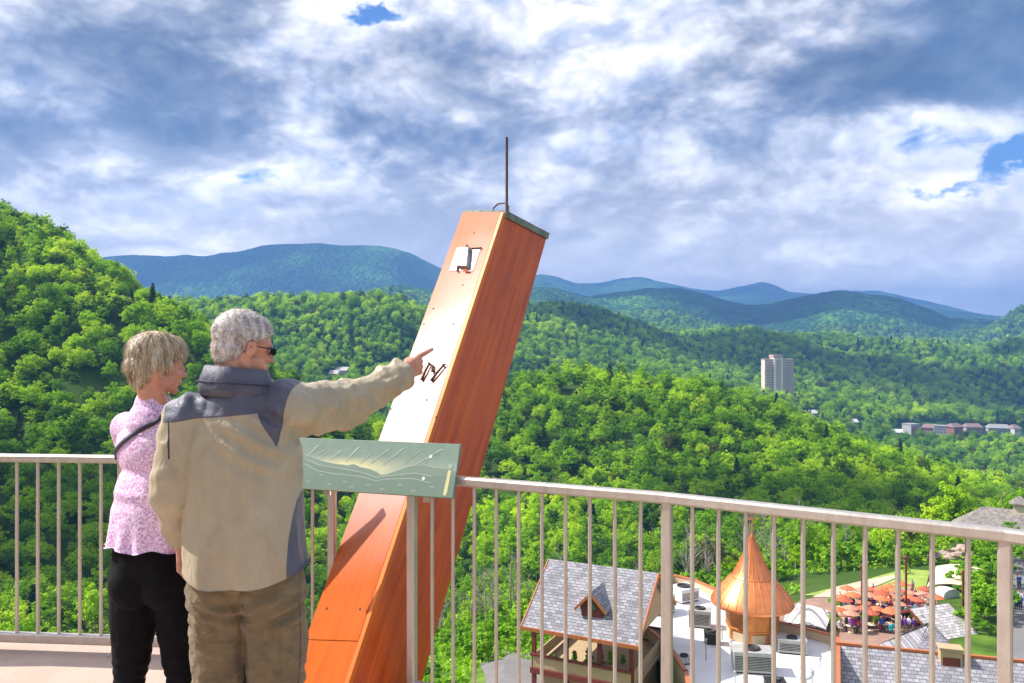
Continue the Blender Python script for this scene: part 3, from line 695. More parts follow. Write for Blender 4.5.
# ------------------------------------------------------------------ information panel on the railing
def info_panel():
    TL=Vector((-1.214,3.972,1.207)); TR=Vector((-.2305,3.621,1.213)); 
    dx=(TR-TL).normalized(); W=(TR-TL).length; nh=Vector((-.336,-.942,0)); dn=(nh*.085+Vector((0,0,-.232))); H=dn.length; dn.normalize(); nn=dx.cross(-dn).normalized()
    if nn.y>0: nn=-nn
    root=empty('information_panel',(TL+TR)/2*1.0); root.location.z=0; O=Vector(root.location); tag(root,'long grey-green panel of the mountain skyline fixed across the railing gap','sign')
    Pt=lambda x,y,o=0: TL+dx*x*W+dn*y*H+nn*o-O
    def flat(name,col,r=.5): return simple(name,col,r,var=.05,scale=9)
    mats=[flat('panel_green',(.235,.315,.235),.35),flat('panel_pale',(.40,.46,.36)),flat('panel_yellow',(.68,.64,.33)),flat('panel_hill',(.175,.25,.185)),flat('panel_line',(.41,.475,.40)),flat('panel_white',(.75,.78,.72)),flat('panel_hill_far',(.21,.285,.215))]
    # soft printed sky: pale towards the horizon, yellow where the sun sets
    t=NT('panel_print'); uvm=t.coord('UV'); sp=t.t.nodes.new('ShaderNodeSeparateXYZ'); t.l(uvm,sp.inputs[0])
    x,y=sp.outputs[0],sp.outputs[1]
    gy=t.ramp(y,[(.0,0.),(.25,.1),(.52,1.),(.8,1.)]); yx=t.math('SUBTRACT',x,.47); yx=t.math('MULTIPLY',t.math('MULTIPLY',yx,yx),-26.); yl=t.math('MULTIPLY',t.math('EXPONENT',yx),t.ramp(y,[(.32,0.),(.52,1.)]))
    c=t.mix(t.math('MULTIPLY',gy,.42),(.225,.31,.235),(.50,.56,.44)); c=t.mix(yl,c,(.82,.76,.38))
    c=t.mix(1.,c,t.ramp(t.noise(t.mapping(uvm,scale=(4,1.2,1)),6,5),[(.3,(.93,)*3),(.7,(1.06,)*3)]),'MULTIPLY'); t.set(col=c,rough=.38)
    m=MB(); q=[Pt(0,0),Pt(1,0),Pt(1,1),Pt(0,1)]; m.hexa([p-nn*.014 for p in q],q); pan=m.build('panel_board',mats[3],root,bevel=.003)
    V=[Pt(.004,.01,.0012),Pt(.996,.01,.0012),Pt(.996,.99,.0012),Pt(.004,.99,.0012)]
    me=bpy.data.meshes.new('skyline_print'); 
    vs=list(V); fs=[(0,1,2,3)]; mi=[0]; 
    def poly(pts,k,o):
        b=len(vs); vs.extend(Pt(x,y,o) for x,y in pts); fs.append(tuple(range(b,b+len(pts)))); mi.append(k)
    # the panel's visible picture starts at x=.24 of its length
    S=lambda f:.235+.765*f
    sky1=[(0,.42),(.05,.45),(.12,.52),(.2,.56),(.3,.58),(.34,.55),(.38,.60),(.45,.63),(.5,.68),(.53,.73),(.57,.70),(.65,.60),(.72,.52),(.8,.50),(.86,.54),(1,.58)]
    sky2=[(0,.50),(.1,.60),(.2,.63),(.3,.66),(.4,.70),(.5,.78),(.56,.74),(.65,.70),(.74,.66),(.85,.70),(1,.66)]
    for prof,k,o in ((sky1,5+1,.0014),(sky2,4-1,.0016)):
        pp=[(.004,prof[0][1]-.05)]+[(S(a),b-.08) for a,b in prof][:-1]+[(.996,prof[-1][1]-.08),(.996,.985),(.004,.985)]; poly(pp,k,o)
    for prof,k,o in ((sky1,4,.0018),(sky2,4,.0019),([(a,b+.09+.03*math.sin(9*a)) for a,b in sky2],4,.0020)):
        for (a,b),(c2,d2) in zip(prof[:-1],prof[1:]): 
            if c2<1: poly([(S(a),b-.085),(S(c2),d2-.085),(S(c2),d2-.072),(S(a),b-.072)],k,o)
    for (x0,y0,x1,y1,wd) in ((.07,.14,.01,.36,.006),(.12,.22,.06,.36,.004),(.235,.22,.17,.42,.006),(.35,.14,.28,.42,.007),(.43,.28,.38,.45,.004),(.555,.14,.45,.44,.005),(.645,.12,.53,.46,.005),(.75,.16,.66,.44,.003),(.89,.11,.72,.46,.007),(.86,.15,.78,.42,.004),(.155,.22,.10,.38,.003)):
        poly([(S(x0)-wd,y0),(S(x0)+wd,y0),(S(x1)+wd*.5,y1),(S(x1)-wd*.5,y1)],4,.0022)
    def disc(x,y,r,k=5):
        poly([(S(x)+r*math.cos(q)/W*.24,y+r*math.sin(q)) for q in [6.283*j/12 for j in range(12)]][::-1],k,.0025)
    disc(.825,.26,.035); disc(.80,.67,.035); disc(.955,.42,.05,1)
    poly([(S(.945),.50),(S(.965),.50),(S(.957),.92),(S(.935),.92)],2,.0024); disc(.945,.93,.03,2)
    for x0,y0 in ((.35,.90),(.55,.90),(.75,.90),(.05,.84),(.2,.86),(.13,.70),(.30,.80),(.46,.84),(.66,.80),(.86,.80)):
        for j in range(2): poly([(S(x0)-.012+.003*j,y0+j*.02),(S(x0)+.012-.004*j,y0+j*.02),(S(x0)+.012-.004*j,y0+j*.02+.010),(S(x0)-.012+.003*j,y0+j*.02+.010)],4,.0023)
    me.from_pydata([tuple(v) for v in vs],[],fs); me.materials.append(t.m)
    for k in mats[1:]: me.materials.append(k)
    me.polygons.foreach_set('material_index',mi); uv=me.uv_layers.new(name='u')
    for li,(a,b) in enumerate(((0,0),(1,0),(1,1),(0,1))): uv.data[li].uv=(a,b)
    o=bpy.data.objects.new('skyline_print',me); link(o,pan)
    for x in (.31,.82):
        m=MB(); p=Pt(x,.5,-.014); m.beam(p,p+Vector((.02,.06,-.04)),.05,.03); m.beam(p+Vector((.02,.06,-.16)),p+Vector((.02,.06,-.02)),.03,.02); m.build('bracket',M_rail,root)
info_panel()
# ------------------------------------------------------------------ village on the terrace
def shingles(name,axes,base=(.30,.285,.31)):
    t=NT(name); g=t.coord(); s=t.t.nodes.new('ShaderNodeSeparateXYZ'); t.l(g,s.inputs[0]); cb=t.t.nodes.new('ShaderNodeCombineXYZ')
    t.l(s.outputs[axes[0]],cb.inputs[0]); t.l(t.math('MULTIPLY',s.outputs['Z'],1.45),cb.inputs[1])
    b=t.t.nodes.new('ShaderNodeTexBrick'); t.l(cb.outputs[0],b.inputs['Vector']); b.inputs['Scale'].default_value=1.0; b.inputs['Brick Width'].default_value=.46; b.inputs['Row Height'].default_value=.23; b.inputs['Mortar Size'].default_value=.02; b.offset=.5
    b.inputs['Color1'].default_value=tuple(x*.62 for x in base)+(1,); b.inputs['Color2'].default_value=tuple(x*1.3 for x in base)+(1,); b.inputs['Mortar'].default_value=tuple(x*.35 for x in base)+(1,); b.inputs['Bias'].default_value=.1
    n=t.ramp(t.noise(g,5.,4,.6),[(.3,(.85,)*3),(.7,(1.15,)*3)])
    t.set(col=t.mix(1.,b.outputs[0],n,'MULTIPLY'),rough=.9,normal=t.bump(b.outputs['Fac'],-.5,.05)); return t.m
M_shx=shingles('grey_shingles_x',('X',)); M_shy=shingles('grey_shingles_y',('Y',)); M_shl=shingles('pale_shingles',('X',),(.60,.55,.53)); M_shb=shingles('brown_shingles',('X',),(.27,.235,.21))
M_red=simple('red_brown_timber',(.19,.035,.022),.6,var=.25); M_tan=simple('tan_stucco',(.50,.36,.20),.85,var=.1,scale=1.5); M_cream=simple('cream_cladding',(.55,.43,.27),.8,var=.1)
M_orange=simple('orange_timber_trim',(.50,.15,.05),.55,var=.2); M_white=simple('white_roof_membrane',(.72,.71,.70),.7,var=.10,scale=.35); M_grey=simple('grey_unit_paint',(.42,.43,.40),.5,.1,.15,2)
M_dome=copper('copper_turret_sheet',(.94,.31,.11),streak=(1.,1.,.15),rough=.38,metal=.60,dirt=.15); M_domed=copper('copper_drum_sheet',(.62,.24,.06),streak=(2,2,1),rough=.45,metal=.6)
M_glassd=simple('dark_window_glass',(.02,.03,.035),.1); M_pave=simple('grey_asphalt',(.20,.185,.18),.9,var=.15,scale=.3); M_cpath=simple('pale_path_gravel',(.50,.42,.30),.9,var=.12,scale=.4)
M_lawn=simple('mown_lawn',(.27,.36,.06),.95,var=.25,scale=.8); M_canv=simple('cream_canvas',(.72,.60,.40),.8,var=.06); M_umb=simple('orange_umbrella_cloth',(.66,.17,.06),.75,var=.2)
M_umb2=simple('faded_umbrella_cloth',(.62,.26,.17),.75,var=.2); M_umb3=simple('red_umbrella_cloth',(.50,.10,.05),.75,var=.2); M_plaza=simple('terrace_paving',(.34,.20,.15),.85,var=.2,scale=.6)
M_stone=simple('pinkish_stone',(.42,.30,.25),.9,var=.3,scale=2.)

def zpt(px,py,z):   # point on the horizontal plane z
    Y=(EYE-z)*F/(py-CY); return Vector(((px-CX)/F*Y,Y,z))

def pavilion():
    A=Vector((.93,62,-20.3)); e=Vector((.899,-.438,0)); f=Vector((.438,.899,0)); ang=math.atan2(e.y,e.x)
    root=empty('pavilion',(A.x,A.y,-27.3),ang); tag(root,'timber pavilion with steep grey shingled roof and small red dormer','building')
    L_,D_,H0,HR=8.9,10.8,7.0,10.9     # local: x along eave, y back, z up from ground
    m=MB(); y0,y1=0,D_; ym=D_/2; th=.22
    m.hexa([(-.2,y0,H0-th),(L_+.2,y0,H0-th),(L_+.2,ym,HR-th),(-.2,ym,HR-th)],[(-.2,y0,H0),(L_+.2,y0,H0),(L_+.2,ym,HR),(-.2,ym,HR)])
    m.hexa([(-.2,ym,HR-th),(L_+.2,ym,HR-th),(L_+.2,y1,H0-th),(-.2,y1,H0-th)],[(-.2,ym+.001,HR-.001),(L_+.2,ym+.001,HR-.001),(L_+.2,y1,H0),(-.2,y1,H0)])
    roof=m.build('roof',M_shx,root)
    m=MB(); m.beam((-.25,-.03,H0-.13),(L_+.25,-.03,H0-.13),.10,.28)
    for x in (-.25,L_+.25):
        m.beam((x,-.02,H0-.12),(x,ym,HR-.12),.10,.3); m.beam((x,ym,HR-.12),(x,D_,H0-.12),.10,.3)
    m.build('bargeboard',M_orange,roof)
    # gable infill right and left
    m=MB(); 
    for x in (.35,L_-.35): m.hexa([(x-.05,.7,H0-.1),(x-.05,D_-.7,H0-.1),(x-.05,ym,HR-.6)],[(x+.05,.7,H0-.1),(x+.05,D_-.7,H0-.1),(x+.05,ym,HR-.6)])
    m.build('gable_wall',M_tan,root)
    # dormer
    dr=empty('dormer',(0,0,0)); dr.parent=root
    dx,dy=5.05,1.45; sz=lambda y:H0+(HR-H0)*y/ym
    m=MB(); zb=sz(dy); m.hexa([(dx-.85,dy,zb-.1),(dx+.85,dy,zb-.1),(dx+.85,dy+2.6,sz(dy+2.6)-.3),(dx-.85,dy+2.6,sz(dy+2.6)-.3)],[(dx-.85,dy,zb+.85),(dx+.85,dy,zb+.85),(dx+.85,dy+1.4,zb+.85),(dx-.85,dy+1.4,zb+.85)])
    m.hexa([(dx-.85,dy,zb+.85),(dx+.85,dy,zb+.85),(dx,dy,zb+1.75)],[(dx-.85,dy+.3,zb+.85),(dx+.85,dy+.3,zb+.85),(dx,dy+.3,zb+1.75)]); m.build('dormer_wall',M_red,dr)
    m=MB(); rz=zb+1.95; ry=(rz-H0)/(HR-H0)*ym
    for sgn in (-1,1):
        ex=dx+sgn*1.25; ez=zb+.62; ey=(ez-H0)/(HR-H0)*ym
        q=[Vector((dx,dy-.35,rz)),Vector((ex,dy-.35,ez)),Vector((ex,ey,ez)),Vector((dx,ry,rz))]
        if sgn<0: q=q[::-1]
        m.hexa([p-Vector((0,0,.14)) for p in q],q)
    m.build('dormer_roof',M_shy,dr)
    m=MB(); m.beam((dx,dy-.37,rz-.1),(dx-1.27,dy-.37,zb+.52),.06,.2); m.beam((dx,dy-.37,rz-.1),(dx+1.27,dy-.37,zb+.52),.06,.2); m.build('dormer_trim',M_orange,dr)
    m=MB(); m.lathe([(0,0),(.26,0),(.26,.05),(0,.05)],(0,0,0),12); o=m.build('dormer_window',simple('green_window',(.10,.16,.05),.3),dr); o.rotation_euler=(R(90),0,0); o.location=(dx+.1,dy-.02,zb+.75)
    # posts and floors
    for y in (.8,D_-.8):
        for x in (.5,3.2,5.9,L_-.5):
            m=MB(); m.beam((x,y,-.4),(x,y,H0+.35),.30); m.build('post',M_red,root)
    m=MB(); m.bbox(.3,L_-.3,.6,D_-.6,3.35,3.6); m.build('upper_floor',M_tan,root)
    m=MB()
    for y in (.62,D_-.62): m.bbox(.5,L_-.5,y-.05,y+.05,3.75,4.65)
    for x in (.42,L_-.42): m.bbox(x-.05,x+.05,.8,D_-.8,3.75,4.65)
    m.build('parapet',M_tan,root)
    m=MB()
    for y in (.52,D_-.52):
        m.bbox(.3,L_-.3,y-.08,y+.08,4.66,4.85); m.bbox(.3,L_-.3,y-.09,y+.09,3.3,3.72); m.bbox(.3,L_-.3,y-.08,y+.08,H0-.05,H0+.25)
    m.build('beams',M_red,root)
    m=MB(); m.bbox(.9,L_-.9,1.2,D_-1.2,-.4,3.34); lw=m.build('lower_wall',M_tan,root)
    m=MB()
    for x in (2.,4.4,6.8): m.bbox(x-.6,x+.6,1.15,1.22,.3,2.4)
    m.build('window',M_glassd,lw)
    m=MB(); m.bbox(.3,L_-.3,-.6,.5,-.3,.35); m.build('planter',M_canv,root)
pavilion()

def flat_building():
    z=-23.5; cn=[(628,620),(640,600),(672,583),(694,588),(716,598),(736,613),(762,628),(790,634),(838,647),(838,700),(838,760),(700,760),(686,683),(668,655)]
    P=[zpt(x,y,z) for x,y in cn]; c=sum(P,Vector())/len(P); c.z=-28
    root=empty('flat_roofed_building',c); tag(root,'cream building with a white flat roof full of air conditioning units','building'); T=[p-c for p in P][::-1]
    def ring(k): 
        cc=sum(T,Vector())/len(T); return [(p-cc)*k+cc for p in T]
    cw=ring(1)
    m=MB(); m.hexa([Vector((p.x,p.y,-3.5)) for p in cw],[Vector((p.x,p.y,4.5)) for p in cw]); m.build('walls',M_cream,root)
    m=MB(); i=ring(.985); m.hexa([Vector((p.x,p.y,4.49)) for p in i],[Vector((p.x,p.y,4.56)) for p in i]); m.build('roof',M_white,root)
    # parapet with an orange metal cap
    m=MB(); m2=MB()
    for a,b in zip(cw,cw[1:]+cw[:1]):
        d=(b-a).normalized(); a2=Vector((a.x,a.y,0)); b2=Vector((b.x,b.y,0)); nrm=Vector((-d.y,d.x,0))
        m.beam(a2+Vector((0,0,4.85)),b2+Vector((0,0,4.85)),.22,.9); m2.beam(a2-d*.1+Vector((0,0,5.36)),b2+d*.1+Vector((0,0,5.36)),.34,.12)
    m.build('parapet',M_cream,root); m2.build('parapet_cap',M_orange,root)
    # windows in the front-left wall
    a,b=P[0]-c,P[13]-c; a.z=b.z=0; d=(b-a).normalized(); L0=(b-a).length
    k=0
    for s in np.arange(.8,L0-1,1.7):
        m=MB(); p=a+d*float(s); nrm=Vector((-d.y,d.x,0)); nrm=nrm if nrm.dot(Vector((-1,-1,0)))>0 else -nrm; p=p+nrm*.03
        m.hexa([p+Vector((0,0,1.6)),p+d*1.1+Vector((0,0,1.6)),p+d*1.1+Vector((0,0,3.3)),p+Vector((0,0,3.3))],[p+nrm*.06+Vector((0,0,1.6)),p+nrm*.06+d*1.1+Vector((0,0,1.6)),p+nrm*.06+d*1.1+Vector((0,0,3.3)),p+nrm*.06+Vector((0,0,3.3))]); m.build('window',M_glassd,root)
    return z
RZ=flat_building()+.06

def hvac(px,py,w,d,h,rz,label,fans=1,mat=None):
    p=zpt(px,py,RZ); r=empty('air_conditioning_unit',p,rz); tag(r,label,'air conditioner','rooftop air conditioning units'); mat=mat or M_grey
    m=MB(); m.bbox(-w/2,w/2,-d/2,d/2,.12,h); m.bbox(-w/2-.04,w/2+.04,-d/2-.04,d/2+.04,h-.02,h+.05); m.build('housing',mat,r,bevel=.02)
    m=MB(); m.bbox(-w/2+.05,w/2-.05,-d/2+.05,d/2-.05,-.02,.13); m.build('base_frame',M_darkmetal,r)
    for k in range(fans):
        x=(k-(fans-1)/2)*w/max(fans,1); f=MB(); rr=min(w/max(fans,1),d)*.36; f.lathe([(rr,0),(rr,.12),(rr*.9,.14),(rr*.86,.03),(rr*.1,.03),(0,.09)],(x,0,h+.05),14); f.build('fan',M_darkmetal,r)
    m=MB(); [m.bbox(-w/2+.1,w/2-.1,-d/2-.015,-d/2-.002,.3+.12*k,.36+.12*k) for k in range(int((h-.5)/.12))]; m.build('grille',M_darkmetal,r)
hvac(660,612,2.3,1.6,1.7,.5,'large white box unit at the back left corner of the white roof',0,M_white)
hvac(684,600,2.2,1.9,1.3,.5,'pale unit with one fan beside the back left parapet',1,M_white)
hvac(700,626,1.9,1.3,1.5,-.3,'upright grey unit in the middle left of the white roof')
hvac(711,643,1.1,1.0,.9,-.2,'small dark fan unit on the middle of the white roof',1,M_darkmetal)
hvac(752,670,2.9,1.7,1.6,-.15,'widest grey unit with a round fan in front of the copper turret',1)
hvac(792,652,2.2,1.2,1.1,-.25,'low grey unit to the right of the turret by the parapet',1)
hvac(684,663,1.0,.9,.5,.3,'low vent unit near the front parapet of the white roof',1)
hvac(775,690,1.4,1.1,.7,-.1,'dark fan unit nearest to the front of the white roof',1,M_darkmetal)
for i,(px,py,h) in enumerate(((706,660,1.6),(731,655,1.1),(722,640,.9),(765,645,.6),(812,690,1.3),(735,683,.8),(668,635,.7),(820,668,.7))):
    m=MB(); m.tube([(0,0,-.02),(0,0,h)],.05,8); m.lathe([(.0,h+.14),(.12,h+.06),(.12,h)],(0,0,0),10); o=m.build('vent_pipe',M_grey,None); o.location=zpt(px,py,RZ); tag(o,'thin grey vent pipe standing on the white flat roof','vent pipe','vent pipes on the white roof')
m=MB(); m.lathe([(.62,.0),(.66,.16),(.5,.22),(0,.26)],(0,0,.9),18); m.tube([(0,0,-.02),(0,0,.95)],.08,8); o=m.build('satellite_dish',simple('dish_paint',(.55,.57,.62),.5)); o.location=zpt(806,684,RZ); o.rotation_euler=(R(18),R(-12),0); tag(o,'round grey dish on a short stem at the right end of the white roof','dish')

def turret():
    Y=68.5; p=at(752,632,Y); sc=Y/F; root=empty('copper_turret',(p.x,p.y,-23.5)); tag(root,'copper turret with a flared conical roof and a weather vane','turret')
    zc=lambda y:EYE-(y-CY)*sc+23.5
    prof=[(0,531),(2.6,538),(6.2,547),(10.5,557),(15,566.5),(18.5,573),(20.3,575.5),(22,576.8),(27.5,582.5),(32.5,588),(37,593.5),(40,598.5),(40.5,600)]
    pr=[(r*sc*.99,zc(y+(r*.03))) for r,y in prof]
    n=28; m=MB(); m.lathe(pr,(0,0,0),n,smooth=True)
    rim=pr[-1]; m.lathe([rim,(rim[0]-.05,rim[1]-.22),(27*sc,rim[1]-.26)],(0,0,0),n,smooth=False); roof=m.build('roof',M_dome,root)
    m=MB()
    for k in range(n):
        t=6.283*k/n; m.tube([(r*math.cos(t)*1.004,r*math.sin(t)*1.004,z+.01) for r,z in pr],.022,4,caps=False)
    for i in (6,12): m.lathe([(pr[i][0]+.03,pr[i][1]-.05),(pr[i][0]+.05,pr[i][1]),(pr[i][0]+.03,pr[i][1]+.05)],(0,0,0),n)
    m.build('standing_seams',M_dome,roof)
    m=MB(); m.lathe([(25*sc,0-.3),(25*sc,.9),(26.5*sc,1.0),(26.5*sc,1.12),(26*sc,1.15),(26.5*sc,zc(604)+.1)],(0,0,0),8,smooth=False); m.build('drum',M_domed,root).rotation_euler=(0,0,.35)
    m=MB()
    for k in range(8):
        t=.35+6.283*(k+.5)/8; c=Vector((math.cos(t),math.sin(t),0))*(25*sc*.93+.01); M=Matrix.Rotation(t,3,'Z'); m.box(c+Vector((0,0,.45)),(.06,1.15,.75),M)
    m.build('cream_panels',M_cream,root)
    m=MB(); zt=zc(531); m.tube([(0,0,zt-.3),(0,0,zt+1.5)],.05,8); m.lathe([(0,-.14),(.13,0),(0,.14)],(0,0,zt+.35),10); m.tube([(-.5,0,zt+1.0),(.5,0,zt+1.0)],.035,6); m.tube([(0,-.4,zt+.95),(0,.4,zt+.95)],.035,6)
    m.hexa([(-.75,-.02,zt+1.0),(-.45,-.02,zt+1.22),(-.45,-.02,zt+.8)],[(-.75,.02,zt+1.0),(-.45,.02,zt+1.22),(-.45,.02,zt+.8)]); m.build('weather_vane',M_dome,root)
turret()

def gable(name,label,A,B,depth,rise,ground_z,roofmat,wallmat,trim=M_red,over=.3,hip=0,front_post=False,wall_in=.3,cat='building'):
    """simple pitched building: eave from A to B, roof going back by depth"""
    e=(B-A); Ln=e.length; ang=math.atan2(e.y,e.x); root=empty(name,(A.x,A.y,ground_z),ang); tag(root,label,cat); H=A.z-ground_z; ym=depth/2
    m=MB(); h=hip
    q=[(-over,0,H),(Ln+over,0,H),(Ln+over-h,ym,H+rise),(-over+h,ym,H+rise)]; m.hexa([(x,y,z-.2) for x,y,z in q],q)
    q=[(Ln+over,depth,H),(-over,depth,H),(-over+h,ym+.002,H+rise-.002),(Ln+over-h,ym+.002,H+rise-.002)]; m.hexa([(x,y,z-.2) for x,y,z in q],q)
    if h:
        for x0,x1,sg in ((-over,-over+h,1),(Ln+over,Ln+over-h,-1)):
            q=[(x0,0,H-.003),(x1,ym,H+rise-.003),(x0,depth,H-.003)]; m.hexa([(x,y,z-.2) for x,y,z in q],q)
    rf=m.build('roof',roofmat,root)
    m=MB(); m.beam((-over,-.03,H-.12),(Ln+over,-.03,H-.12),.08,.24)
    if not h:
        for x in (-over-.03,Ln+over+.03): m.beam((x,0,H-.1),(x,ym,H+rise-.1),.07,.26); m.beam((x,ym,H+rise-.1),(x,depth,H-.1),.07,.26)
    m.build('fascia',trim,rf)
    if front_post:
        for x in (.4,Ln/2,Ln-.4):
            for y in (.5,depth-.5): m=MB(); m.beam((x,y,-.3),(x,y,H+.1),.24); m.build('post',M_red,root)
    else:
        m=MB(); i=wall_in; m.bbox(i,Ln-i,i*1.5,depth-i*1.5,-.4,H-.05)
        if not h:
            for x in (i,Ln-i-.2): m.hexa([(x,i*1.5,H-.06),(x,depth-i*1.5,H-.06),(x,ym,H+rise-.35)],[(x+.2,i*1.5,H-.06),(x+.2,depth-i*1.5,H-.06),(x+.2,ym,H+rise-.35)])
        wl=m.build('walls',wallmat,root)
        k=0
        for x in np.arange(1.2,Ln-1.2,2.2): m=MB(); x=float(x); m.bbox(x,x+1.1,i*1.5-.05,i*1.5+.01,H*.35,H*.75); m.build('window',M_glassd,root)
    return root
# shingled roof filling the lower right, with its hipped wing
SHB=gable('shingled_building','building with a wide grey shingled roof filling the bottom right',Vector((24.5,58.6,-25.3)),Vector((42.5,53.4,-25.3)),12,2.75,-31,M_shx,M_tan,M_orange)
_h=gable('hipped_building','small building with a steep hipped grey shingled roof behind the wide roof',zpt(902,684,-26.6),zpt(992,690,-26.6),8.0,3.9,-31,M_shx,M_tan,M_orange,hip=3.9)
_b=SHB; _m=(Matrix.Translation(_b.location)@Matrix.Rotation(_b.rotation_euler.z,4,'Z')).inverted()
m=MB(); m.bbox(-.75,.75,-.5,.5,-1.0,.75); m.bbox(-.85,.85,-.6,.6,.75,.9); ch_=m.build('chimney',M_tan,_b); ch_.location=_m@Vector(at(950,658,61.6)); m=MB(); m.bbox(-.6,.6,-.52,-.49,-.6,.2); m.build('louvre',M_red,ch_)
m=MB(); m.beam((-.35,6.0,5.7+2.83),(18.9,6.0,5.7+2.83),.3,.2); m.build('ridge_cap',M_orange,_b)
gable('light_roofed_shelter','open shelter with a pale grey shingled roof beyond the hipped roof',zpt(946,646,-28.3),zpt(982,640,-28.3),8.5,2.4,-31,M_shl,M_tan,M_red,front_post=True)
def canopy(name,label,pts,z0,mat,posts,sag=.35,cat='canopy'):
    P=[Vector(p) for p in pts]; c=sum(P,Vector())/4; c.z=z0; root=empty(name,c); tag(root,label,cat); n=10; vs=[];fs=[]
    for i in range(n+1):
        for j in range(n+1):
            a=P[0].lerp(P[1],i/n); b=P[3].lerp(P[2],i/n); q=a.lerp(b,j/n); q=q-c; q.z+=sag*math.sin(math.pi*i/n)-.0; vs.append(q)
    k=len(vs); vs+= [v-Vector((0,0,.12)) for v in vs]
    for i in range(n):
        for j in range(n):
            a=i*(n+1)+j; f=(a,a+n+1,a+n+2,a+1); fs.append(f); fs.append(tuple(k+x for x in f[::-1]))
    m=MB(); m.add(vs,fs,True); m.build('canopy_cloth',mat,root)
    for p in posts: m=MB(); p=Vector(p)-c; m.tube([(p.x,p.y,-.4),(p.x,p.y,p.z)],.16,8); m.build('post',M_red,root)
z0=-30.6
c4=[at(927,586,97),at(975,590,95),at(986,570,103),at(936,566,105)]
canopy('shade_canopy','cream shade canopy on red-brown posts above the small white kiosk',c4,z0,M_canv,[at(945,588,97.5),at(973,590,96),at(936,568,104),at(982,572,102)],.5)
c5=[at(783,624,82),at(826,629,80),at(832,612,86),at(788,603,89)]
canopy('pale_pavilion_canopy','pale grey-pink canopy just right of the copper turret',c5,z0,M_shl,[at(787,622,83),at(824,626,81),at(829,612,85.5),at(791,604,88)],.25)
def kiosk():
    p=zpt(947,612,z0); root=empty('kiosk',p,.2); tag(root,'small white kiosk with an arched front under the cream canopy','kiosk')
    m=MB(); m.bbox(-1.2,1.2,-.9,.9,-.2,2.2); m.hexa([(1.2*math.cos(t),-.9,2.2+.8*math.sin(t)) for t in np.linspace(0,math.pi,11)],[(1.2*math.cos(t),.9,2.2+.8*math.sin(t)) for t in np.linspace(0,math.pi,11)]); m.build('walls',M_white,root)
    m=MB(); m.bbox(-.7,.7,-.93,-.9,1.0,1.9); m.build('hatch',M_glassd,root)
kiosk()
# far right lodge with cupola, and the red gabled house next to it
_l=gable('lodge','lodge with a brown-grey hipped roof and a little cupola by the woods',at(945,534,138),at(1068,560,128),13,4.3,-32,M_shb,M_grey,M_stone,hip=5.5)
p=Vector(at(992,518,138)); _m=(Matrix.Translation(_l.location)@Matrix.Rotation(_l.rotation_euler.z,4,'Z')).inverted(); q=_m@p
rz=[o for o in _l.children if o.name.startswith('roof')][0]
LX=( _l and 10.6); m=MB(); zt=4.3+(at(945,534,138).z+32)
m.bbox(-.95,.95,-.95,.95,-1.2,1.15); cu=m.build('cupola',M_canv,_l); cu.location=(LX,6.5,zt)
m=MB(); m.bbox(-.97,.97,-.6,.6,.35,.95); m.build('cupola_window',M_red,cu); m=MB(); m.hexa([(-1.5,-1.5,1.15),(1.5,-1.5,1.15),(1.5,1.5,1.15),(-1.5,1.5,1.15)],[(-.1,-.1,2.4),(.1,-.1,2.4),(.1,.1,2.4),(-.1,.1,2.4)]); m.build('cupola_roof',M_shb,cu)
gable('porch_building','grey porch with its own roof in front of the lodge',at(973,560,124),at(1018,560,121),6,1.2,-32,M_shb,M_grey,M_stone,front_post=True)
gable('red_gabled_house','red house with a pale blue roof at the right edge by the lodge',at(1016,525,136),at(1050,520,132),7,3.4,-32,simple('pale_blue_metal_roof',(.45,.60,.66),.5),simple('red_cladding',(.45,.07,.03),.7),M_orange)
# ground sheets: service road, plaza, path, lawn, street
def sheet(name,label,pxs,z,mat,lift=.0,th=.12):
    P=[]
    for x,y in pxs:
        q=zpt(x,y,z); g=float(ground([q.x],[q.y])[0]); P.append(Vector((q.x,q.y,z)))
    # subdivided sheet draped just above the ground
    c=sum(P,Vector())/len(P); bm=bmesh.new(); vs=[bm.verts.new(p) for p in P]; bm.faces.new(vs); bmesh.ops.triangulate(bm,faces=bm.faces); bmesh.ops.subdivide_edges(bm,edges=bm.edges,cuts=7,use_grid_fill=True)
    for v in bm.verts: v.co.z=float(ground([v.co.x],[v.co.y])[0])+lift
    bmesh.ops.recalc_face_normals(bm,faces=bm.faces); me=bpy.data.meshes.new(name); bm.to_mesh(me); bm.free(); me.materials.append(mat); o=link(bpy.data.objects.new(name,me)); tag(o,label,kind='structure'); return o
sheet('service_road','grey service road beside the pavilion',[(478,645),(500,637),(532,632),(600,640),(640,700),(600,760),(480,760),(486,690)],-27.2,M_pave,.14)
sheet('umbrella_terrace','reddish paved terrace under the orange umbrellas',[(770,640),(800,610),(842,600),(905,600),(935,612),(950,660),(860,690),(760,680)],-30.6,M_plaza,.12)
sheet('lawn','small mown lawn above the umbrella terrace',[(800,603),(842,592),(905,575),(930,580),(925,606),(880,601),(842,604)],-30.6,M_lawn,.10)
sheet('gravel_path','pale gravel path curving across the small lawn',[(812,606),(836,594),(860,588),(893,583),(897,587),(872,597),(858,603),(842,608)],-30.6,M_cpath,.18)
sheet('street','grey street at the far right below the lodge',[(1012,560),(1060,560),(1120,700),(1003,720),(1008,640)],-30.8,M_pave,.14)

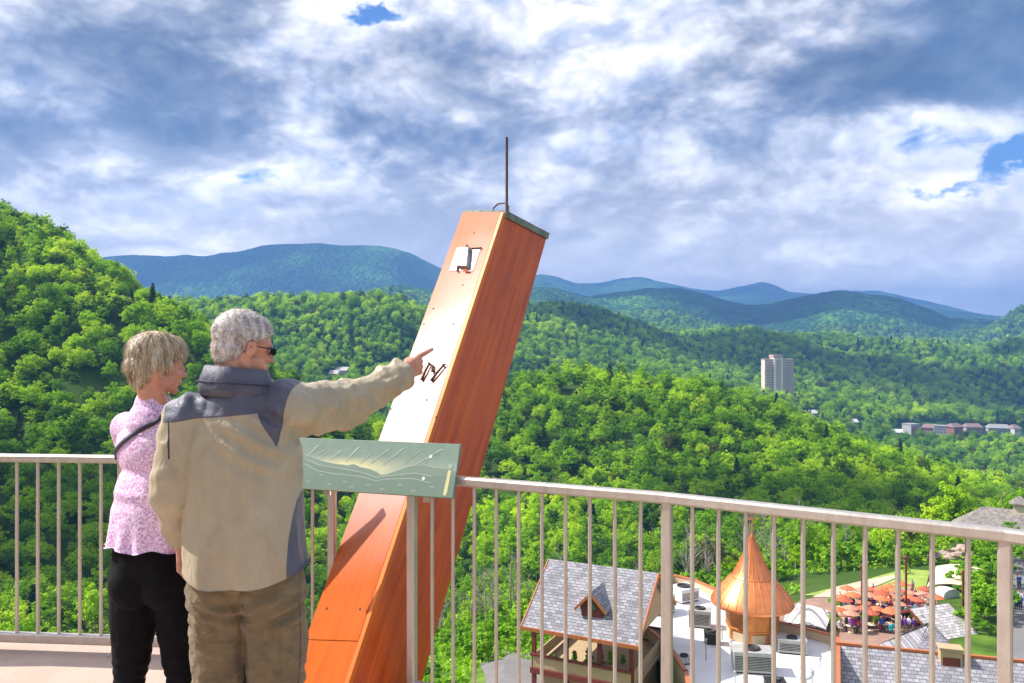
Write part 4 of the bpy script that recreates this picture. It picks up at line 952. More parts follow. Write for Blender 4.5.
# orange umbrellas with their tables
def umbrella(k,x,y,z,s=1.0):
    r=empty('umbrella',(x,y,z),random.uniform(0,1)); r.scale=(s,s,s); m=MB(); n=8
    m.lathe([(0,2.3),(.42,2.16),(.86,1.95),(.85,1.89),(.05,2.12)],(0,0,0),n,smooth=False); m.build('canopy',M_umb,r)
    m=MB(); m.tube([(0,0,0),(0,0,2.38)],.035,6); m.build('pole',M_red,r); m=MB(); m.lathe([(0,.72),(.55,.72),(.55,.76),(0,.76)],(0,0,0),12); m.lathe([(.28,0),(.28,.06),(0,.08)],(0,0,0),10); m.build('table',M_canv,r); return r
GUM='orange umbrellas over the terrace tables'
ub=None; up=[]
rr=random.Random(3)
for row,(py,x0,x1,n) in enumerate(((607,848,900,5),(613,842,918,6),(620,840,922,7),(628,836,926,6),(637,838,890,5),(646,842,880,3))):
    for i in range(n):
        px=x0+(x1-x0)*(i+.5*(row%2))/max(n-1,1)+rr.uniform(-2,2); q=zpt(px,py+10+rr.uniform(-1.5,1.5),-30.6); q.z=float(ground([q.x],[q.y])[0])+.12; up.append(q)
        if ub is None: ub=umbrella(0,*q); o=ub
        else: o=copy_tree(ub); o.location=q; o.rotation_euler.z=rr.uniform(0,.8); s=rr.uniform(.85,1.1); o.scale=(s,s,s)
        if len(up)%4 in (2,3):
            cn=[c for c in o.children if c.name.startswith('canopy')][0]; cn.data=cn.data.copy(); cn.data.materials[0]=(M_umb2,M_umb3)[len(up)%4-2]
        side=('nearest the copper turret' if px<866 else 'in the middle' if px<896 else 'nearest the hipped roof'); dep='on the far rows' if row<2 else 'on the middle rows' if row<4 else 'on the near rows'
        shade_=('orange','orange','faded pinkish orange','deep red-orange')[len(up)%4]; tag(o,f'{shade_} umbrella {side}, {dep} of the terrace','umbrella',f'{shade_} {GUM} {side} {dep}')
# tiny visitors on the terrace and street
def tiny_person(kind,cloth,legs):
    m=MB(); skin=M_skin; 
    def ring(pts,mi,n=7):
        m.cur=mi; m.tube([p[:3] for p in pts],[p[3] for p in pts],n)
    ring([(0,0,.78,.13),(0,0,.95,.17),(0,0,1.15,.19),(0,0,1.36,.20),(0,0,1.46,.12),(0,0,1.5,.06),(0,0,1.54,.055),(0,0,1.6,.095),(0,0,1.68,.11),(0,0,1.76,.08),(0,0,1.79,.02)],0)
    for s in (-1,1):
        if kind=='standing': ring([(.09*s,0,.82,.10),(.10*s,0,.5,.075),(.10*s,.02,.08,.05),(.10*s,-.08,.03,.05)],1)
        else: ring([(.09*s,0,.84,.10),(.12*s,-.42,.82,.075),(.12*s,-.44,.45,.06),(.12*s,-.52,.42,.05)],1)
        ring([(.19*s,0,1.40,.07),(.26*s,-.02,1.12,.05),(.22*s,-.20,.95 if kind=='standing' else 1.05,.04),(.2*s,-.27,.98 if kind=='standing' else 1.06,.045)],0)
    for i,f in enumerate(m.f):
        z=sum(m.v[k][2] for k in f)/len(f); x=sum(abs(m.v[k][0]) for k in f)/len(f)
        if m.mi[i]==0 and z>1.47: m.mi[i]=2 if z<1.68 else 3
    return m
# ------------------------------------------------------------------ people
M_skin=NT('skin'); _c=M_skin.coord(); _n=M_skin.noise(_c,22,5,.6); M_skin.set(col=M_skin.ramp(_n,[(.3,(.56,.23,.14)),(.7,(.68,.33,.22))]),rough=.5,sss=.0,normal=M_skin.bump(M_skin.noise(_c,160,3),.15,.002)); M_skin=M_skin.m
class Blob:
    """solid forms that are fused into ONE continuous skin by a voxel remesh"""
    def __init__(s): s.bm=bmesh.new()
    def ell(s,c,r,rot=None,sub=3):
        M=Matrix.Translation(Vector(c))@(rot.to_4x4() if rot is not None else Matrix.Identity(4))@Matrix.Diagonal((*r,1)); bmesh.ops.create_icosphere(s.bm,subdivisions=sub,radius=1,matrix=M)
    def cap(s,pts,rad,n=14,flat=None):
        """tapered limb through the points; flat=(axis, factor) squashes it along an axis"""
        P=[Vector(p) for p in pts]
        for i in range(len(P)-1):
            a,b=P[i],P[i+1]; ra,rb=rad[i],rad[i+1]; k=max(3,int((b-a).length/(min(ra,rb)*.5))+1)
            d=(b-a); L0=d.length
            if L0<1e-6: continue
            q=d.to_track_quat('Z','Y').to_matrix().to_4x4(); M=Matrix.Translation(a.lerp(b,.5))@q
            bmesh.ops.create_cone(s.bm,cap_ends=True,segments=n,radius1=ra,radius2=rb,depth=L0,matrix=M)
        for p,r in zip(P,rad): bmesh.ops.create_icosphere(s.bm,subdivisions=2,radius=r,matrix=Matrix.Translation(p))
    def loft(s,rings,n=40,rot=None):
        rs=[]
        for c,rx,ry in rings:
            q=[]
            for k in range(n):
                t=6.2832*k/n; v=Vector((rx*math.copysign(abs(math.cos(t))**.85,math.cos(t)),ry*math.copysign(abs(math.sin(t))**.9,math.sin(t)),0)); v=rot@v if rot is not None else v; q.append(s.bm.verts.new(Vector(c)+v))
            rs.append(q)
        for a,b in zip(rs[:-1],rs[1:]):
            for k in range(n): s.bm.faces.new((a[k],a[(k+1)%n],b[(k+1)%n],b[k]))
        s.bm.faces.new(rs[0][::-1]); s.bm.faces.new(rs[-1])
    def mesh(s,vox,smooth=4,fac=.5):
        me=bpy.data.meshes.new('b'); s.bm.to_mesh(me); s.bm.free(); o=bpy.data.objects.new('b',me); COL.objects.link(o)
        r=o.modifiers.new('r','REMESH'); r.mode='VOXEL'; r.voxel_size=vox; r.adaptivity=0
        if smooth: q=o.modifiers.new('s','SMOOTH'); q.iterations=smooth; q.factor=fac
        dg=bpy.context.evaluated_depsgraph_get(); dg.update(); ev=o.evaluated_get(dg); m2=bpy.data.meshes.new_from_object(ev); bpy.data.objects.remove(o); bpy.data.meshes.remove(me)
        m2.polygons.foreach_set('use_smooth',[True]*len(m2.polygons)); return m2
def vn(me):
    n=len(me.vertices); V=np.empty(n*3,np.float32); me.vertices.foreach_get('co',V); N=np.empty(n*3,np.float32); me.vertices.foreach_get('normal',N) if False else me.vertex_normals.foreach_get('vector',N); return V.reshape(-1,3).astype(float),N.reshape(-1,3).astype(float)
def setv(me,V): me.vertices.foreach_set('co',np.ascontiguousarray(V,dtype=np.float32).ravel()); me.update()
def facec(me):
    n=len(me.polygons); C_=np.empty(n*3,np.float32); me.polygons.foreach_get('center',C_); return C_.reshape(-1,3)
def put(name,me,parent,mats,idx=None):
    me.name=name; me.materials.clear(); [me.materials.append(m) for m in mats]
    if idx is not None: me.polygons.foreach_set('material_index',np.asarray(idx,dtype=np.int32))
    o=bpy.data.objects.new(name,me); link(o,parent); return o

def hand(B,Wp,p,dn,q,curl=(0,1,1,1),s=1.0,thumb=(.6,.5)):
    """wrist, direction of the fingers, direction index->little, direction the palm faces"""
    Wp,p,dn,q=[Vector(v) for v in (Wp,p,dn,q)]; p.normalize(); dn.normalize(); q.normalize(); L0=(.092,.096,.090,.080); off=(-.030,-.009,.011,.029); ph=((.042,.025,.021),(.046,.029,.022),(.042,.027,.021),(.033,.020,.018))
    for i in range(4):
        K=Wp+p*L0[i]*s+dn*off[i]*s; B.cap([Wp+p*.012*s+dn*off[i]*.55*s,K-q*.002],[.0155*s,.0115*s],10)
        c=curl[i]; ang=0; pt=K; pts=[K]; 
        for j,l in enumerate(ph[i]):
            ang+=(.12+1.25*c,.10+1.45*c,.06+.9*c)[j]; d=p*math.cos(ang)+q*math.sin(ang); pt=pt+d*l*s; pts.append(pt)
        r0=(.0106,.0104,.0099,.0090)[i]*s; B.cap(pts,[r0*1.05,r0*.96,r0*.88,r0*.76],10)
    B.ell(Wp+p*.05*s+q*.008*s-dn*.012*s,(.03*s,.03*s,.03*s),sub=2)
    T=Wp+p*.022*s-dn*.022*s+q*.006*s; a,b=thumb; T1=T+(p*.8-dn*.15+q*.55).normalized()*.038*s; T2=T1+(p*.95+dn*.15+q*b*.5).normalized()*.028*s; T3=T2+(p*.75+dn*.45-q*.1).normalized()*.022*s
    B.cap([Wp+p*.008,T,T1,T2,T3],[.018*s,.0165*s,.0125*s,.0105*s,.0085*s],10)

def head(B,O,Rm,s,female=False):
    f=lambda x,y,z:Vector(O)+Rm@Vector((x*s,y*s,z*s)); R3=Rm
    E=lambda c,r:B.ell(f(*c),[k*s for k in r],R3)
    E((0,-.014,.048),(.078,.098,.088)); E((0,.045,.025),(.066,.052,.062)); E((0,.058,-.025),(.056,.042,.055)); E((0,.040,-.068),(.054,.050,.034)); E((0,.078,-.094),(.022,.018,.018))
    E((0,.086,.026),(.046,.015,.011)); E((0,.102,-.001),(.010,.012,.022)); E((0,.113,-.024),(.0135,.015,.011)); E((.011,.104,-.029),(.009,.010,.008)); E((-.011,.104,-.029),(.009,.010,.008))
    for x in (-1,1):
        E((.036*x,.072,-.022),(.024,.022,.02)); E((.047*x,.036,-.052),(.018,.036,.032)); E((.030*x,.062,-.070),(.022,.026,.022))
    E((0,.095,-.052),(.022,.012,.006)); E((0,.094,-.063),(.019,.012,.007))
    for x in (-1,1):
        # ear: helix ring, lobe and inner bowl
        
        ring=[f((.079+.008*(1 if k in(2,3,4,5) else .4))*x,-.004+.0135*math.cos(t)+.003*math.sin(t),.0+.025*math.sin(t)) for k,t in enumerate(np.linspace(-1.9,3.6,9))]
        B.cap(ring,[.0055*s]*len(ring),8); B.ell(f(.080*x,.001,-.021),[.006*s,.008*s,.009*s],R3,2); B.ell(f(.078*x,.0,.0),[.007*s,.014*s,.023*s],R3,2)
    nb=Vector(O)+Vector((-.012,-.005,-.135) if female else (-.025,-.008,-.145)); B.cap([f(0,-.028,-.03),f(0,-.030,-.075),nb],[.057*s,.058*s,.062*s] if not female else [.047*s,.048*s,.052*s])
    for x in (-1,1): B.cap([f(.052*x,-.012,-.03),f(.040*x,.002,-.075),nb+Rm@Vector((.025*x,.02,0))],[.026*s,.028*s,.030*s])
    return f

def fold(V,N,amp,fx,fy,fz,seed,ridge=True,o=3):
    n=fbm(V[:,0]*fx+seed,V[:,1]*fy,V[:,2]*fz,o=o); d=(1-2*np.abs(n)) if ridge else n
    return V+N*(amp*(d-.3))[:,None]

def cloth(name,cols,rough=.8,weave=900,bump=.12,sheen=.15,crease=(7,7,4),spec=None):
    t=NT(name); c=t.coord(); n=t.noise(t.mapping(c,scale=crease),1.6,5,.6,.6); col=t.ramp(n,[(.3,cols[0]),(.7,cols[1])])
    h=t.math('ADD',t.math('MULTIPLY',t.noise(c,weave*.35,2),.12),t.math('MULTIPLY',t.noise(t.mapping(c,scale=crease),3.2,5,.55,1.2),1.))
    kw=dict(col=col,rough=rough,normal=t.bump(h,bump*3,.02),sheen=sheen)
    if spec is not None: kw['spec']=spec
    t.set(**kw); return t.m

def hair_strands(surf_pts,surf_nrm,flow,n,length,width,seed,lift=.004,curl=.3):
    """short tapered strands lying over the head"""
    r=np.random.default_rng(seed); k=r.integers(0,len(surf_pts),n); P=surf_pts[k]+r.normal(size=(n,3))*.002; Nn=surf_nrm[k]; D=flow(P,Nn)+r.normal(size=(n,3))*.18; D-=Nn*np.sum(D*Nn,1)[:,None]; D/=np.linalg.norm(D,axis=1)[:,None]+1e-9
    S=np.cross(D,Nn); S/=np.linalg.norm(S,axis=1)[:,None]+1e-9; Ln=length*(.5+r.random(n)); seg=4; vs=[]
    lf=lift*(.4+1.2*r.random(n)); cr=curl*(r.random(n)-.3)
    for j in range(seg+1):
        t=j/seg; w=width*(1-.75*t)*(.6+.8*r.random(n)*0+.2); c=P+D*(Ln*t)[:,None]+Nn*(lf*math.sin(math.pi*min(1,t*1.1))*1.2-cr*Ln*t*t)[:,None]
        vs.append(c-S*w[:,None] if hasattr(w,'shape') and w.shape else c-S*w); vs.append(c+S*w[:,None] if hasattr(w,'shape') and w.shape else c+S*w)
    V=np.stack(vs,1).reshape(-1,3); m=2*(seg+1); b=np.arange(n)[:,None]*m
    F_=np.concatenate([np.stack([b[:,0]+2*j,b[:,0]+2*j+1,b[:,0]+2*j+3,b[:,0]+2*j+2],1) for j in range(seg)]); return V,F_

def hair_mat(name,stops,fine=300):
    t=NT(name); g=t.t.nodes.new('ShaderNodeNewGeometry'); c=t.coord(); n=t.noise(t.mapping(c,scale=(1,1,.25)),48,4,.7); r=t.math('ADD',t.math('MULTIPLY',g.outputs['Random Per Island'],.35),t.math('MULTIPLY_ADD',t.math('SUBTRACT',n,.5),1.5,.32))
    t.set(col=t.ramp(r,stops),rough=.42,spec=.6,normal=t.bump(t.noise(c,fine,3),.3,.003)); return t.m

# ---------------------------------------------------------------- man
def man():
    yaw=R(-49); Rm=Matrix.Rotation(yaw,3,'Z')@Matrix.Rotation(R(-9),3,'X')@Matrix.Rotation(R(0),3,'Y'); s=.915; HO=Vector((-.895,2.66,1.650))
    S_R=Vector((-.765,2.67,1.445)); E_R=Vector((-.612,2.93,1.452)); W_R=Vector((-.415,3.11,1.556)); T_R=Vector((-.308,3.27,1.622))
    S_L=Vector((-1.062,2.62,1.425)); E_L=Vector((-1.112,2.60,1.18)); W_L=Vector((-1.122,2.72,.985))
    feet=((-.985,2.62),(-.775,2.66)); hipz=.90
    B=Blob(); f=head(B,HO,Rm,s)
    B.cap([(-.90,2.66,1.50),(-.905,2.66,1.40),(-.90,2.68,1.15),(-.885,2.67,.95)],[.065,.085,.09,.09])
    B.cap([(-.905,2.66,1.40),S_R],[.06,.045]); B.cap([(-.905,2.66,1.40),S_L],[.06,.045])
    B.cap([S_R,E_R,W_R],[.045,.040,.029]); B.cap([S_L,E_L,W_L],[.045,.040,.028])
    pd=(T_R-W_R).normalized(); dn=-(Vector((0,0,1))-pd*pd.z); q=Vector((-pd.y,pd.x,0)); hand(B,W_R,pd,dn,q,(-.08,.92,1.0,1.0),1.02,(.5,.9))
    hand(B,W_L,(.02,.10,-1),(.05,-1,-.05),(1,.0,0),(.22,.28,.32,.36),1.0,(.5,.4))
    for (x,y),hx in zip(feet,(-.975,-.80)):
        B.cap([(hx,2.67,hipz),(x,y+.02,.49),(x,y-.02,.10)],[.085,.055,.042]); B.cap([(x,y-.03,.06),(x+.01,y+.15,.04)],[.035,.03])
    me=B.mesh(.0042,3); root=put('person',me,None,[M_skin]); 
    piv=Vector((-.885,2.65,0)); V,_=vn(me); setv(me,V-np.array(piv)); root.location=piv
    tag(root,'grey-haired man in a tan and slate jacket pointing at the copper beam, sunglasses on','person')
    OFF=np.array(piv)
    def child(name,me,mats,parent=None,idx=None):
        V,_=vn(me); setv(me,V-OFF); return put(name,me,parent or root,mats,idx)
    # eyes
    B=Blob(); [B.ell(f(.031*x,.0795,.006),(.0125*s,.0105*s,.0105*s),Rm,3) for x in(-1,1)]; child('eyes',B.mesh(.002,0),[simple('eye_white',(.7,.66,.62),.2)])
    # trousers
    B=Blob()
    B.ell((-.890,2.672,.93),(.180,.135,.15)); B.ell((-.965,2.635,.86),(.095,.105,.11)); B.ell((-.815,2.64,.86),(.100,.105,.11))
    B.cap([(-.972,2.665,.86),(-.972,2.655,.62),(-.975,2.66,.47),(-.978,2.625,.30),(-.982,2.60,.075)],[.100,.082,.078,.077,.074]); B.cap([(-.80,2.67,.86),(-.790,2.665,.62),(-.785,2.68,.47),(-.78,2.65,.30),(-.775,2.64,.075)],[.108,.092,.087,.083,.079])
    me=B.mesh(.006,5); V,N=vn(me)
    side=np.where(V[:,0]>-.885,1.,-1.)
    V=fold(V,N,.011,8,8,9,3.3); V=fold(V,N,.006,14,14,10,8.1)
    wr=np.exp(-((V[:,2]-.50)/.06)**2); ph=V[:,2]*140+V[:,0]*26*side+7*fbm(V[:,0]*9,V[:,1]*9,V[:,2]*5,o=2); V=V+N*(.0055*wr*np.sin(ph))[:,None]
    dr=np.exp(-((V[:,2]-.80)/.05)**2); V=V+N*(.007*dr*np.sin((V[:,2]-.45*np.abs(V[:,0]+.885))*120))[:,None]
    # cargo pocket on the outer right leg
    pk=(V[:,0]>-.745)&(V[:,0]<-.66)&(V[:,2]>.60)&(V[:,2]<.775)&(V[:,1]<2.71); V=V+N*(np.where(pk,.0065,0))[:,None]
    setv(me,V); M_tr=cloth('olive_brown_cotton',((.145,.10,.048),(.25,.18,.088)),.9,bump=.16,crease=(9,9,13)); tr=child('trousers',me,[M_tr])
    m=MB(); mt=simple('dark_seam',(.035,.02,.012),.9)
    bvh=None
    from mathutils.bvhtree import BVHTree
    dg=[tuple(v) for v in (V-OFF)]; bv=BVHTree.FromPolygons(dg,[tuple(p.vertices) for p in me.polygons])
    def on(px,py,off=.002,Y0=1.5):
        D=Vector(((px-CX)/F,1,-(py-CY)/F)); o=Vector((0,0,EYE))-Vector(OFF); h=bv.ray_cast(o,D); return (h[0]+h[1]*off) if h[0] is not None else None
    for line in ([(243,592),(243,605),(242,618)],[(299,600),(300,630),(300,660),(298,683)]):
        pts=[on(*p) for p in line]; pts=[p for p in pts if p]; 
        if len(pts)>1: m.tube(pts,.0010,5)
    m.build('seams',mt,tr)
    # shoes
    for x,y in feet:
        B=Blob(); B.cap([(x,y-.06,.05),(x+.005,y+.08,.045),(x+.01,y+.17,.035)],[.046,.046,.038]); B.cap([(x,y-.03,.05),(x,y-.02,.10)],[.046,.048]); me=B.mesh(.006,3); V,_=vn(me); V[:,2]=np.maximum(V[:,2],.002); setv(me,V); child('shoe',me,[simple('brown_leather',(.07,.045,.03),.5)])
    # jacket
    B=Blob()
    B.loft([((-.882,2.672,.845),.205,.170),((-.882,2.672,.93),.205,.170),((-.881,2.672,1.03),.202,.164),((-.883,2.672,1.13),.197,.158),((-.888,2.668,1.24),.190,.148),((-.892,2.664,1.33),.184,.136),((-.898,2.66,1.40),.165,.122),((-.90,2.658,1.45),.125,.105),((-.898,2.655,1.50),.095,.088),((-.895,2.652,1.535),.080,.078)])
    B.cap([(-.90,2.66,1.445),S_R+Vector((-.01,0,-.008))],[.075,.080]); B.cap([(-.915,2.66,1.445),S_L+Vector((.0,0,-.005))],[.075,.074])
    We=W_R-pd*.050; B.cap([S_R,S_R.lerp(E_R,.5),E_R,E_R.lerp(We,.55),We],[.094,.088,.080,.071,.058]); B.cap([S_L,S_L.lerp(E_L,.5),E_L,E_L.lerp(W_L,.5),E_L.lerp(W_L,.80)],[.078,.074,.068,.058,.050])
    B.cap([S_R.lerp(E_R,.35)+Vector((0,0,-.03)),E_R+Vector((0,0,-.026)),E_R.lerp(W_R,.5)+Vector((0,0,-.026))],[.075,.070,.058])
    me=B.mesh(.006,7,.6); V,N=vn(me)
    # classify: sleeves or torso
    def seg(P,a,b):
        a=np.array(a); b=np.array(b); d=b-a; t=np.clip(((P-a)@d)/(d@d),0,1); return np.linalg.norm(P-(a+t[:,None]*d),axis=1),t
    dR,tR=seg(V,S_R+(E_R-S_R)*.25,E_R); dR2,tR2=seg(V,E_R,W_R); dL1,_=seg(V,S_L+(E_L-S_L)*.45,E_L); dL2,_=seg(V,E_L,W_L)
    onR=np.clip((V[:,0]+.745)/.05,0,1)*(V[:,2]>1.25); onL=np.clip((-1.055-V[:,0])/.03,0,1)
    sR=np.where(dR<dR2,tR*.30,.30+tR2*.27); th=np.arctan2(V[:,2]-1.45,V[:,1]-2.9)
    # sleeve rings, diagonal and uneven
    ph=sR*44+1.8*np.sin(th*1.0+1)+9.0*fbm(V[:,0]*5+2,V[:,1]*5,V[:,2]*5,o=2); amp=(.0025+.0055*np.clip((sR-.22)/.30,0,1)); V=V+N*(onR*amp*(1-2*np.abs(np.sin(ph*.5))**.8))[:,None]; V=V+N*(onR*.019*(1-2*np.abs(fbm(V[:,0]*9+V[:,2]*6,V[:,1]*6,V[:,2]*9-V[:,0]*4,o=3))-.55))[:,None]
    cf=np.exp(-((sR-.53)/.035)**2); V=V+N*(onR*cf*.010)[:,None]
    phL=V[:,2]*75+V[:,1]*40+4*fbm(V[:,0]*8,V[:,1]*8,V[:,2]*6,o=2); V=V+N*(onL*.0022*np.sin(phL))[:,None]; V=V+N*(onL*.010*(1-2*np.abs(fbm(V[:,0]*6,V[:,1]*8,V[:,2]*7,o=3))-.5))[:,None]
    tor=(1-onR)*(1-onL)
    V=V+N*(tor*.020*(fbm(V[:,0]*9+1,V[:,1]*7,V[:,2]*2.2,o=3)+.6*(1-2*np.abs(fbm(V[:,0]*5.5+V[:,2]*2.5,V[:,1]*3,V[:,2]*2.0+4,o=2)))-.4))[:,None]
    # pull creases from the raised arm across the back
    dd=(V[:,0]+.78)*.55+(V[:,2]-1.38); V=V+N*(tor*.008*np.exp(-((V[:,0]+.82)/.11)**2-((V[:,2]-1.36)/.12)**2)*np.sin(dd*95+3*fbm(V[:,0]*6,V[:,2]*6,o=2)))[:,None]
    # yoke edge: lower panels tucked under
    V=V+N*(tor*.003*np.clip((V[:,2]-(1.435+.10*(V[:,0]+.9)))/.004,0,1))[:,None]
    # flatten the hem plane, keep the skirt open below
    hem=.893+.045*np.clip((np.abs(V[:,0]+.885)-.05)/.16,0,1)**2
    low=(V[:,2]<hem+.004)&(V[:,2]<.98); V[low,2]=hem[low]
    setv(me,V)
    X,Yc,Z=V.T; M_slate=cloth('slate_nylon',((.065,.065,.095),(.11,.11,.15)),.55,bump=.13,crease=(8,8,6),spec=.5); M_pipe=simple('dark_piping',(.02,.02,.035),.6)
    wav=.004*fbm(X*14,Z*14,o=2)
    yl=1.437+.09*(X+.9)+wav; re=-.748+.2*(Z-1.40)+wav        # yoke edge, right armhole
    yoke=np.minimum(np.minimum(Z-yl,re-X),X+1.115)
    wedge=np.minimum(np.minimum(re-X,X-(re-.075*(Z-1.335)/.10)),np.minimum(Z-1.335,yl+.01-Z))
    strip=np.minimum(np.minimum(X-(-.700-.02*np.clip((1.28-Z)/.25,0,1)),1.245-Z),np.minimum(Z-.86,2.9-Yc))
    sd=np.maximum(np.maximum(yoke,wedge),strip)
    ap=.0035-np.abs(X-(-1.092+.035*(1.42-Z))); ap=np.minimum(ap,np.minimum(1.425-Z,np.minimum(Z-1.30,2.66-Yc)))
    for nm,ar in (('slate',sd),('pipe',ap)):
        t_=me.attributes.new(nm,'FLOAT','POINT'); t_.data.foreach_set('value',np.ascontiguousarray(ar,dtype=np.float32))
    t=NT('jacket_nylon'); c=t.coord(); n=t.noise(t.mapping(c,scale=(6,6,3)),1.6,5,.6,.6)
    def at_(nm): q=t.t.nodes.new('ShaderNodeAttribute'); q.attribute_name=nm; return t.math('MULTIPLY_ADD',q.outputs['Fac'],2500.,.5,clamp=True)
    tan_=t.ramp(n,[(.3,(.37,.295,.185)),(.7,(.49,.40,.26))]); sl_=t.ramp(n,[(.3,(.065,.065,.095)),(.7,(.11,.11,.15))])
    q_=t.t.nodes.new('ShaderNodeAttribute'); q_.attribute_name='slate'; seam=t.math('SUBTRACT',1.,t.math('MULTIPLY',t.math('ABSOLUTE',q_.outputs['Fac']),620.),clamp=True); col=t.mix(at_('pipe'),t.mix(at_('slate'),tan_,sl_),(.02,.02,.035)); col=t.mix(t.math('MULTIPLY',seam,.8),col,(.03,.03,.04)); h=t.math('ADD',t.math('MULTIPLY',t.noise(c,315,2),.10),t.noise(t.mapping(c,scale=(6,6,3)),3.2,5,.55,1.2))
    t.set(col=col,rough=.5,spec=.55,sheen=.15,normal=t.bump(h,.42,.02))
    jk=child('jacket',me,[t.m])
    # collar, stand-up and slightly open to the right
    cc=Vector((-.918,2.652,1.520)); m=MB(); n=40; prof=[(.012,-.028),(.020,.0),(.013,.035),(.002,.068),(-.006,.070),(-.010,.03),(-.012,-.02)]; vs=[];fs=[]
    for i in range(n):
        t=2*math.pi*i/n; rx,ry=.101,.090; dz=.010*math.cos(t-2.6)-.012*math.sin(t)*-1*0; wob=.004*math.sin(3*t+1)+.003*math.sin(7*t)
        for r_,z_ in prof: vs.append(cc+Vector(((rx+r_*1.0+wob-.10*max(z_,0)*.6)*math.cos(t),(ry+r_+wob-.10*max(z_,0)*.6)*math.sin(t),z_+dz+.010*math.sin(t)*-1))-Vector(OFF))
    k=len(prof)
    for i in range(n):
        for j in range(k): fs.append((i*k+j,i*k+(j+1)%k,((i+1)%n)*k+(j+1)%k,((i+1)%n)*k+j))
    m.add(vs,fs,True); col=m.build('collar',M_slate,jk)
    m=MB(); m.tube([cc-Vector(OFF)+Vector(((.121)*math.cos(t),(.110)*math.sin(t),.018-.010*math.sin(t)+.010*math.cos(t-2.6))) for t in np.linspace(0,6.283,50)],.0022,5,caps=False); m.build('piping',M_pipe,col)
    m=MB(); w0=W_R-pd*.0-Vector(OFF)
    sd=pd.cross(Vector((0,0,1))).normalized(); u2=sd.cross(pd)
    m.tube([w0+(sd*math.cos(t)*.031+u2*math.sin(t)*.036) for t in np.linspace(0,6.283,30)],.006,6,caps=False); m.build('cuff_band',simple('grey_cuff',(.22,.22,.22),.6),jk)
    # hair: a close cropped cap with short strands
    B=Blob(); fs_=lambda c,r:B.ell(f(*c),[k*s for k in r],Rm)
    fs_((0,-.015,.052),(.0835,.1035,.0905)); fs_((0,.02,.060),(.075,.078,.072)); fs_((0,-.045,-.005),(.070,.066,.062)); fs_((0,-.068,-.035),(.050,.033,.032)); 
    me=B.mesh(.0045,3); V,N=vn(me)
    Lc=(V-np.array(HO))@np.array(Rm)/s   # head coordinates
    x_,y_,z_=Lc.T
    # hairline: forehead, temples, round the ear, nape
    lim=np.where(y_>.02, .030+np.clip((y_-.02),0,.08)*.55+.0, np.where(y_>-.022,.030,-.010-np.clip(-.022-y_,0,.04)*1.6)); lim=np.where(y_<-.06,-.072+.0*y_,lim)
    keep=z_>lim; d=np.where(keep,.0018,-.016); V2=V+N*d[:,None]; V2=V2+N*(np.where(keep,.0018*fbm(x_*90,y_*90,z_*90,o=2),0))[:,None]; setv(me,V2)
    Mh=hair_mat('grey_hair',[(.2,(.22,.17,.145)),(.5,(.50,.42,.37)),(.8,(.80,.73,.68))]); hr=child('hair',me,[Mh])
    src=V[keep&(z_>lim+.004)]; sn=N[keep&(z_>lim+.004)]; fw=np.array(Rm@Vector((0,1,-.15)))
    def flow(P,Nn): 
        l=(P-np.array(HO))@np.array(Rm); top=np.clip(l[:,2]/.09,0,1)[:,None]; return fw*top*.8+np.array([0,0,-1.])*(1-top)
    Vs,Fs=hair_strands(src,sn,flow,5200,.012,.0009,4,lift=.003,curl=.0); child('cropped_hair',mesh_np('h',Vs,Fs,[Mh]),[Mh],hr)
    # sunglasses
    g=MB(); lens=MB()
    for x in(-1,1):
        c=[f(.036*x+.027*math.cos(t)*.95,.108-.022*max(0,x*math.cos(t)),.004+.0185*math.sin(t)) for t in np.linspace(0,6.283,17)[:-1]]
        nn=Rm@Vector((0,1,0)); lens.hexa([p-nn*.0015-Vector(OFF) for p in c],[p+nn*.0015-Vector(OFF) for p in c])
        g.tube([p-Vector(OFF) for p in [f(.060*x,.090,.012),f(.073*x,.075,.013),f(.0815*x,.03,.012),f(.084*x,-.002,.012),f(.083*x,-.020,-.004)]],.0022*s,6)
        g.tube([p-Vector(OFF)+nn*.0 for p in c+[c[0]]],.0014,5,caps=False)
    for x in (-1,1): lens.box(f(.0635*x,.088,.004)-Vector(OFF),(.005,.022,.021),Rm@Matrix.Rotation(.30*x,3,'Z'))
    g.tube([f(-.014,.106,.010)-Vector(OFF),f(0,.112,.013)-Vector(OFF),f(.014,.106,.010)-Vector(OFF)],.0015,5)
    so_=g.build('sunglasses',M_darkmetal,root); lens.build('lenses',simple('black_lens',(.006,.006,.007),.08),so_)
man()

